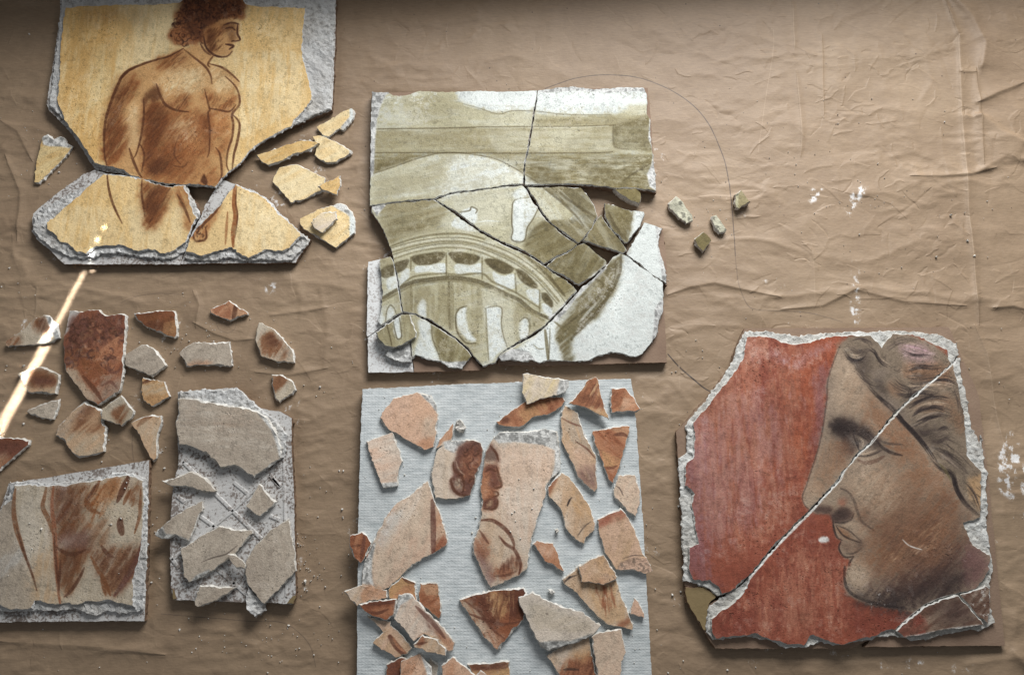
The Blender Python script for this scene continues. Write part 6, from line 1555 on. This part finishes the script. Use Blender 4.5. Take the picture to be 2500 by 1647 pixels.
def fold(q, h, w, side=0.0):
    """a thin sharp crease in the fine relief of the paper: h 0..1, w in half millimetres"""
    c = to_c(q)
    x0 = max(int(c[:, 0].min() - 3 * w), 0); x1 = min(int(c[:, 0].max() + 3 * w) + 2, CW); y0 = max(int(c[:, 1].min() - 3 * w), 0); y1 = min(int(c[:, 1].max() + 3 * w) + 2, CH)
    if x1 <= x0 or y1 <= y0: return
    X, Y = xx[y0:y1, x0:x1], yy[y0:y1, x0:x1]
    best = np.full(X.shape, 1e3, np.float32); sg = np.zeros(X.shape, np.float32); n = len(c) - 1
    for i in range(n):
        d = c[i + 1] - c[i]; t = np.clip(((X - c[i][0]) * d[0] + (Y - c[i][1]) * d[1]) / (d @ d + 1e-6), 0, 1)
        ex, ey = X - c[i][0] - t * d[0], Y - c[i][1] - t * d[1]; dd = np.hypot(ex, ey)
        u = (i + t) / n; dd = dd / np.clip(1.15 - np.abs(2 * u - 1) ** 2.5, 0.1, 1)
        m = dd < best; best = np.where(m, dd, best); sg = np.where(m, np.sign(d[0] * ey - d[1] * ex), sg)
    REL[y0:y1, x0:x1] += h * np.clip(1 - best / (w * (1 + side * sg)), 0, 1) ** 1.3
rr = random.Random(11)
for k in range(2200):
    x, y = rr.uniform(-0.62, 0.62), rr.uniform(-0.37, 0.44)
    a = rr.gauss(0, 0.4) if rr.random() < 0.68 else rr.uniform(0, 3.14)
    if x > 0.35 and rr.random() < 0.5: a = rr.uniform(0, 3.14)
    big = rr.random() < 0.18
    L = rr.uniform(0.03, 0.10) if big else rr.uniform(0.006, 0.035); n = rr.randint(3, 6); pts = [(x, y)]
    for j in range(n):
        a += rr.gauss(0, 0.35); x += L / n * math.cos(a); y += L / n * math.sin(a); pts.append((x, y))
    fold(np.array(pts), (1.7 if pts[0][0] > 0.15 and pts[0][1] > -0.05 else 1.0) * rr.uniform(0.06, 0.34) * rr.choice((1, 1, -1)), rr.uniform(9, 22) if big else rr.uniform(4, 11), rr.uniform(-0.7, 0.7))
for s_, h_, w_, d_ in (('F 1255 0 1262 120 1268 240', .5, 8, .6), ('F 1275 340 1290 480 1303 640 1296 760', .6, 8, .6), ('F 1400 170 1404 400 1412 570', .6, 8, -.6), ('F 1990 0 2060 180 2064 350 2076 560 2092 760 2108 1000 2136 1240 2160 1568', .9, 14, .6), ('F 2140 330 2160 480 2170 640 2180 800', .8, 10, -.6), ('F 1830 850 1980 850 2110 845 2240 815', .9, 12, .5), ('F 2090 560 2130 570 2170 556', .7, 8, 0), ('F 2150 500 2250 450 2380 400', .9, 16, .5), ('F 2060 352 2145 352', .7, 8, .4),
                       ('E 2060 60 2140 240 2180 500 2260 900', .7, 10, .5), ('C 1400 260 1560 340 1700 390 1850 380', .6, 9, .5), ('C 1850 620 2100 640 2380 590', .6, 10, .5), ('C 1960 210 2200 180 2380 150', .6, 10, .4), ('C 1400 30 1450 130 1420 300', .5, 9, .4), ('C 265 0 262 150 240 280', .4, 8, .4), ('A 0 700 100 760 190 940', .6, 12, .5), ('A 30 900 120 1120 100 1400', .6, 11, .5), ('F 650 1430 760 1390 880 1370 1010 1400 1200 1440', .7, 12, .5), ('F 1200 1500 1400 1480 1560 1400 1800 1460 2100 1480', .7, 12, .5), ('F 2230 1490 2330 1480 2400 1500', .8, 12, .5), ('c 0 1380 300 1400 700 1420 1200 1480', .6, 14, .4)):
    fold(ray_at(P(s_), 0.0), h_, w_, d_)
# pressed flat where things lie on it
mk = np.zeros((ph, pw), np.float32)
cell = np.stack([GX.ravel(), GY.ravel()], 1)
for q in FOOT:
    x0, y0 = q.min(0); x1, y1 = q.max(0)
    c0, c1 = max(int((x0 - PX0) / PST), 0), min(int((x1 - PX0) / PST) + 2, pw); r0, r1 = max(int((y0 - PY0) / PST), 0), min(int((y1 - PY0) / PST) + 2, ph)
    if c1 <= c0 or r1 <= r0: continue
    sub = np.stack([GX[r0:r1, c0:c1].ravel(), GY[r0:r1, c0:c1].ravel()], 1)
    mk[r0:r1, c0:c1] = np.maximum(mk[r0:r1, c0:c1], inside(sub, q).reshape(r1 - r0, c1 - c0))
near = np.clip(blur(mk, 3) * 2.2, 0, 1)
zh = zh * (1 - near) + (-0.0004) * near

# pencil line, chalk smears and stains on the paper
SP = Sheet((150, 128, 104)); MARK = np.zeros((CH, CW), np.float32)
def dusty(px, amount, r=8):
    q = to_c(ray_at(P(px), 0.0)) if isinstance(px, str) else to_c(px); b = SP.box(q, 30)
    if b is None: return
    a = blur(SP.mask(q, b), r)
    n = FINE[b] * 0.45 + GRAIN[b] * 0.3 + streak(75)[b] * 0.25
    t = smooth(n, 0.80 - 0.42 * amount, 1.0 - 0.3 * amount) * smooth(a, 0.05, 0.5)
    SP.c[b] = SP.c[b] * (1 - t[..., None]) + np.array((0.90, 0.90, 0.90)) * t[..., None]
    MARK[b] = np.maximum(MARK[b], t * 0.9)
def pencil(px, w, a, col=(64, 55, 50)):
    q = spline(P(px), False, 3); SP.z = 0.0
    c = to_c(ray_at(q, 0.0)); b = SP.box(c, w + 4)
    if b is None: return
    keep = SP.c[b].copy(); SP.line(q, w, col, 1.0, 0.2, 0.8, 0.25, curve=False)
    MARK[b] = np.maximum(MARK[b], smooth(np.abs(SP.c[b] - keep).max(2), 0.01, 0.2) * a)
pencil('F 60 430 130 405 200 382 300 366 400 364 500 374 600 405 700 455 790 525 850 600 895 690 930 780 948 870 960 960 970 1080 980 1240', 2.8, 0.85)
pencil('F 980 1240 992 1360 1010 1420 1040 1480 1080 1500 1180 1506 1300 1510 1400 1530 1500 1560', 2.6, 0.45)
pencil('E 80 250 150 330 230 400 300 460 360 495', 3.6, 1.0)
pencil('c 1170 1185 1350 1200 1600 1220 1850 1240 2000 1240 2100 1270 2200 1350 2260 1440 2290 1568', 2.2, 0.5)
pencil('C 880 120 1000 70 1150 50 1330 60', 2.0, 0.4)
pencil('C 1570 260 1590 310 1650 335 1700 310 1715 260', 2.0, 0.4)
pencil('C 960 1080 960 1180 968 1270', 2.2, 0.45)
for p, a in (('S 1985 460 2010 448 2000 480 1975 500 1960 540 1972 500', .8), ('F 1525 970 1600 890 1610 930 1560 980 1550 1020 1525 1080 1520 1000', .75), ('F 1548 1260 1575 1260 1570 1400 1582 1500 1575 1568 1545 1568 1550 1400', .8), ('F 1070 1350 1140 1350 1130 1375 1075 1370', .6), ('F 1210 1390 1240 1330 1250 1340 1225 1400', .55), ('F 1000 1040 1060 1030 1060 1055 1010 1060', .5), ('F 1630 985 1760 970 1760 1000 1640 1010', .3),
             ('E 2220 900 2290 740 2370 800 2400 900 2400 1120 2320 1200 2210 1120', .72), ('E 2330 1280 2400 1270 2400 1330 2340 1320', .5), ('e 1400 1490 1560 1480 1580 1520 1420 1520', .55), ('e 1600 1500 1700 1450 1760 1500 1640 1560', .6), ('e 1900 1510 2080 1500 2060 1540 1920 1550', .5), ('e 1090 1470 1150 1490 1130 1510', .5), ('C 1910 20 1950 -20 2040 -10 2030 30 1990 45 1940 40', .95), ('C 1210 470 1260 465 1260 490 1220 490', .5), ('C 150 60 190 60 180 130 160 110', .6), ('A 1470 1050 1530 1040 1590 1120 1560 1130', .4), ('C 2130 930 2160 920 2150 960', .9),
             ('F 1030 890 1060 885 1040 905', .6), ('E 1270 0 1320 0 1310 50 1280 50', .7), ('c 1265 1350 1320 1330 1330 1370 1270 1390', .6), ('c 1800 1440 1950 1340 2000 1360 1850 1500', .25), ('c 2160 760 2200 740 2200 840 2170 840', .5), ('D 2240 980 2280 1000 2260 1030', .5), ('D 2280 1310 2350 1360 2330 1390', .4), ('D 90 1040 150 980 160 1060', .4), ('E 330 470 480 330 560 250 520 330 400 450', .35)):
    dusty(p, a)
for p, a in (('F 1140 160 1165 145 1160 280 1130 460 1108 620 1092 740', .5), ('F 1110 700 1250 760', .35), ('F 1280 640 1330 650', .3), ('F 1258 0 1263 120 1268 240', .5), ('F 1275 340 1290 480 1303 640 1296 760', .45), ('F 1402 180 1404 400 1412 570', .5), ('F 2056 180 2064 350 2076 560 2092 760 2108 1000 2136 1240 2160 1568', .5), ('F 2150 340 2160 480 2168 600', .4), ('F 1350 1180 1360 1300 1364 1460', .3), ('E 2140 240 2180 500 2260 900', .35), ('C 265 0 262 150 240 280', .3), ('C 1420 20 1450 130 1430 230', .35), ('c 110 100 105 200', .3), ('c 2150 0 2140 240', .3), ('E 150 250 155 500', .3)):
    pencil(p, 2.2, a, (190, 168, 144))
# powder that has fallen around the pieces
for q in list(FOOT):
    for k in range(max(2, int(len(q) / 70))):
        c = q[rr.randrange(len(q))] + np.array([rr.gauss(0, 0.006), rr.gauss(0, 0.006)]); R = rr.uniform(0.003, 0.014)
        an = np.arange(7) * 0.9
        dusty(c + np.stack([np.cos(an), np.sin(an)], 1) * R * np.array([rr.uniform(0.7, 1.4) for _ in an])[:, None], rr.uniform(0.15, 0.42), 5)
# dark flecks
for k in range(70):
    x, y = rg.uniform(820, 2500), rg.uniform(0, 900)
    l = rg.uniform(1, 5); an = rg.uniform(0, 3.1)
    q = to_c(ray_at(np.array([(x, y), (x + l * math.cos(an), y + l * math.sin(an))]), 0)); b = SP.box(q, 5)
    if b is None: continue
    d = np.hypot(xx[b] - q[0, 0], yy[b] - q[0, 1]); m = smooth(-d, -rg.uniform(1.4, 3.0), -0.5)
    SP.c[b] = SP.c[b] * (1 - m[..., None]) + np.array((0.2, 0.16, 0.13)) * m[..., None]; MARK[b] = np.maximum(MARK[b], m)
IMR = bpy.data.images.new('paper_relief', CW, CH, alpha=False, float_buffer=True, is_data=True)
_r = np.ones((CH, CW, 4), np.float32); _r[..., :3] = (REL * 0.5 + 0.5)[..., None]
IMR.pixels.foreach_set(_r.ravel()); IMR.update(); IMR.pack()
IMP = blank('paper_marks'); SP.h = MARK; np.clip(SP.c, 0, 1, out=SP.c); put(IMP, SP)

def mat_paper():
    m, nt, b = nodes_of('kraft_paper', 0.62)
    b.inputs['Specular IOR Level'].default_value = 0.6
    t = nd(nt, 'ShaderNodeTexImage', image=IMP, interpolation='Linear', extension='CLIP')
    p = wpos(nt)
    n1 = noise(nt, 5, 4, 0.6, p); n2 = noise(nt, 380, 3, 0.7, p); n3 = noise(nt, 26, 5, 0.65, p)
    mp = nd(nt, 'ShaderNodeMapping'); mp.inputs['Scale'].default_value = (0.18, 1, 1); nt.links.new(p, mp.inputs['Vector'])
    n4 = noise(nt, 700, 3, 0.6, mp.outputs['Vector'])
    c = ramp(nt, n1.outputs['Fac'], [(0.3, lin((143, 121, 98))), (0.7, lin((157, 135, 110)))])
    f = ramp(nt, n4.outputs['Fac'], [(0.3, (0.85, 0.845, 0.84, 1)), (0.7, (1.07, 1.07, 1.07, 1))])
    f3 = ramp(nt, n3.outputs['Fac'], [(0.3, (0.94, 0.93, 0.92, 1)), (0.7, (1.03, 1.03, 1.03, 1))])
    c1 = mix(nt, c.outputs['Color'], f.outputs['Color'], 1.0, 'MULTIPLY')
    c2 = mix(nt, c1, f3.outputs['Color'], 1.0, 'MULTIPLY')
    nt.links.new(mix(nt, c2, t.outputs['Color'], t.outputs['Alpha']), b.inputs['Base Color'])
    # a net of sharp crumples under the big folds
    nw = noise(nt, 7, 3, 0.6, p)
    add = nd(nt, 'ShaderNodeVectorMath', operation='MULTIPLY_ADD'); add.inputs[1].default_value = (0.05, 0.05, 0.0)
    nt.links.new(nw.outputs['Color'], add.inputs[0]); nt.links.new(p, add.inputs[2])
    tr = nd(nt, 'ShaderNodeTexImage', image=IMR, interpolation='Cubic', extension='EXTEND')
    q = bump(nt, b, tr.outputs['Color'], 1.0, 0.0014)
    for (sx, sy, sc_, st_, ds, lo, hi) in ((0.45, 1.0, 16.0, 0.6, 0.006, 0.40, 0.62), (0.8, 1.0, 34.0, 0.6, 0.0026, 0.42, 0.66)):
        mpv = nd(nt, 'ShaderNodeMapping'); mpv.inputs['Scale'].default_value = (sx, sy, 0.0); mpv.inputs['Location'].default_value = (sc_, sx, 0); nt.links.new(add.outputs[0], mpv.inputs['Vector'])
        vo = nd(nt, 'ShaderNodeTexVoronoi', feature='DISTANCE_TO_EDGE', voronoi_dimensions='2D'); vo.inputs['Scale'].default_value = sc_
        nt.links.new(mpv.outputs['Vector'], vo.inputs['Vector'])
        ms = noise(nt, 6 + sc_ * 0.2, 2, 0.5, p); mr = ramp(nt, ms.outputs['Fac'], [(lo, (0, 0, 0, 1)), (hi, (1, 1, 1, 1))])
        mu = nd(nt, 'ShaderNodeMath', operation='MULTIPLY'); nt.links.new(vo.outputs['Distance'], mu.inputs[0]); nt.links.new(mr.outputs['Color'], mu.inputs[1])
        q = bump(nt, b, mu.outputs[0], st_, ds, q)
    for (sx, sc_, ds, lo, hi) in ((0.30, 15.0, 0.0048, 0.38, 0.58), (0.5, 40.0, 0.0019, 0.36, 0.60)):
        mpv = nd(nt, 'ShaderNodeMapping'); mpv.inputs['Scale'].default_value = (sx, 1.0, 0.0); mpv.inputs['Location'].default_value = (sc_ * 3, 1.7, 0.3); mpv.inputs['Rotation'].default_value = (0, 0, 0.06)
        nt.links.new(add.outputs[0], mpv.inputs['Vector'])
        rn = nd(nt, 'ShaderNodeTexNoise', noise_type='RIDGED_MULTIFRACTAL'); rn.inputs['Scale'].default_value = sc_; rn.inputs['Detail'].default_value = 5; rn.inputs['Roughness'].default_value = 0.55
        nt.links.new(mpv.outputs['Vector'], rn.inputs['Vector'])
        ms = noise(nt, 5 + sc_ * 0.15, 2, 0.5, p); mr = ramp(nt, ms.outputs['Fac'], [(lo, (0.15, 0.15, 0.15, 1)), (hi, (1, 1, 1, 1))])
        mu = nd(nt, 'ShaderNodeMath', operation='MULTIPLY'); nt.links.new(rn.outputs['Fac'], mu.inputs[0]); nt.links.new(mr.outputs['Color'], mu.inputs[1])
        q = bump(nt, b, mu.outputs[0], 0.55, ds, q)
    q = bump(nt, b, n2.outputs['Fac'], 0.35, 0.0004, q)
    bump(nt, b, n3.outputs['Fac'], 0.35, 0.0022, q)
    return m
verts = np.stack([GX.ravel(), GY.ravel(), zh.ravel()], 1)
ii = (np.arange(ph - 1)[:, None] * pw + np.arange(pw - 1)[None]).ravel()
quads = np.stack([ii, ii + 1, ii + pw + 1, ii + pw], 1).astype(np.int32)
me = bpy.data.meshes.new('kraft_paper')
me.vertices.add(len(verts)); me.vertices.foreach_set('co', verts.astype(np.float32).ravel())
me.loops.add(quads.size); me.loops.foreach_set('vertex_index', quads.ravel())
me.polygons.add(len(quads)); me.polygons.foreach_set('loop_start', np.arange(0, quads.size, 4, dtype=np.int32))
me.update(calc_edges=True); me.validate()
me.polygons.foreach_set('use_smooth', np.ones(len(quads), bool))
uv = me.uv_layers.new(name='plan')
uv.data.foreach_set('uv', ((verts[quads.ravel(), :2] - ORIGIN_UV) / SPAN_UV).astype(np.float32).ravel())
me.materials.append(mat_paper())
o = bpy.data.objects.new('kraft_paper', me); COL.objects.link(o)
tag(o, 'creased brown kraft paper covering the table', kind='structure')

# ================================================================== 7  crumbs and dust grains
def crumbs():
    r = random.Random(5); vs = []; fs = []
    def one(px, size, z):
        p = ray_at(np.array([px]), z)[0]; n0 = len(vs)
        pts = []
        for k in range(5):
            a = 6.283 * k / 5 + r.uniform(-.3, .3); rr = size * r.uniform(0.7, 1.2)
            pts.append((p[0] + rr * math.cos(a), p[1] + rr * math.sin(a)))
        for (x, y) in pts: vs.append((x, y, z - 0.0004))
        for (x, y) in pts: vs.append((p[0] + (x - p[0]) * 0.75 + r.uniform(-.2, .2) * size, p[1] + (y - p[1]) * 0.75, z + size * r.uniform(0.5, 1.0)))
        vs.append((p[0], p[1], z + size * 1.3))
        for k in range(5):
            j = (k + 1) % 5
            fs.append((n0 + k, n0 + j, n0 + 5 + j, n0 + 5 + k)); fs.append((n0 + 5 + k, n0 + 5 + j, n0 + 10))
    for s, z, sz in (('c 302 566 880 490 810 532', LEGZ, .0013), ('c 235 710 865 890 920 230 908 272 215 525 60 905', LEGZ, .0007), ('c 1195 128 1100 955 2215 945 1306 1298 2096 1268', 0, .0015), ('c 740 80 1162 925 1450 1345 1395 1460 1635 1338 1515 1216', 0, .001),
                     ('C 175 993 175 575 2325 728', 0, .0017), ('C 1450 215 40 605 740 1270 310 1320', 0, .001), ('D 1280 1080 1300 1062 1425 1045 1342 1260 1330 830 1438 900 1305 1135 1268 1210', BZ + BT, .0011), ('D 500 800 1015 1110 990 1220', BZ, .0012), ('F 2105 1163 1955 1243 2025 1040 2138 1238', 0, .0013), ('F 1385 20 1995 590 1580 595 875 970 850 1025', 0, .0008),
                     ('A 285 1070 345 1000 170 200 1465 995 55 1555', 0, .0012), ('e 110 1050 163 1030 465 1535 150 480', 0, .0013), ('D 45 1050 55 770 25 770 155 1118', 0, .0012)):
        for p in P(s): one(p, sz * r.uniform(.8, 1.15), z)
    for k in range(700):
        one((r.uniform(0, 2500), r.uniform(200, 1647)), r.uniform(.0003, .0008) , 0.0002)
    for cx, cy, sp, n in ((470, 830, 60, 40), (740, 1400, 40, 34), (640, 1560, 60, 26), (1650, 560, 50, 20), (1680, 660, 40, 16), (350, 1300, 30, 14), (700, 1560, 60, 20), (2100, 500, 100, 24), (560, 470, 40, 14), (1560, 480, 60, 12), (720, 1330, 20, 26), (2360, 1380, 60, 14)):
        for k in range(n): one((r.gauss(cx, sp), r.gauss(cy, sp * .6)), r.uniform(.0003, .0008), 0.0002)
    for k in range(140): one((r.uniform(885, 1570), r.uniform(950, 1640)), r.uniform(.0003, .0007), BZ + 0.0001)
    for k in range(90): one((r.uniform(430, 700), r.uniform(1150, 1460)), r.uniform(.0003, .0008), 0.0078)
    me = bpy.data.meshes.new('plaster_crumbs'); me.from_pydata(vs, [], fs); me.materials.append(M_PLASTER); me.update()
    o = bpy.data.objects.new('plaster_crumbs', me); COL.objects.link(o)
    tag(o, 'tiny white plaster crumbs scattered over paper, tiles and board', 'crumbs', kind='stuff')
crumbs()

# ================================================================== 8  unseen sill board beyond the picture, placed and slanted to shade its top
def sill():
    m, nt, b = nodes_of('sill_paint', 0.6)
    n = noise(nt, 20, 3, 0.6, wpos(nt)); r = ramp(nt, n.outputs['Fac'], [(0.3, lin((150, 140, 130))), (0.7, lin((164, 154, 144)))])
    nt.links.new(r.outputs['Color'], b.inputs['Base Color'])
    a, c = SILL_L, SILL_R
    prof = [(-0.004, 0.0), (-0.001, SILL_H - 0.003), (0.003, SILL_H), (0.06, SILL_H), (0.06, 0.0)]
    vs = []; fs = []
    for (x, y) in (a, c):
        for (dy, z) in prof: vs.append((x, y + dy, z - 0.002))
    k = len(prof)
    for i in range(k):
        j = (i + 1) % k; fs.append((i, j, k + j, k + i))
    fs.append(tuple(range(k))[::-1]); fs.append(tuple(range(k, 2 * k)))
    me = bpy.data.meshes.new('shading_sill'); me.from_pydata(vs, [], fs); me.materials.append(m); me.update()
    o = bpy.data.objects.new('shading_sill', me); COL.objects.link(o)
    tag(o, 'unseen grey sill board added to shade the far edge of the paper', kind='structure')
SILL_L, SILL_R, SILL_H = (-0.95, 0.435), (0.95, 0.535), 0.158
sill()

for s in (S1, S2): s.finish()
put(IM1, S1); put(IM2, S2)
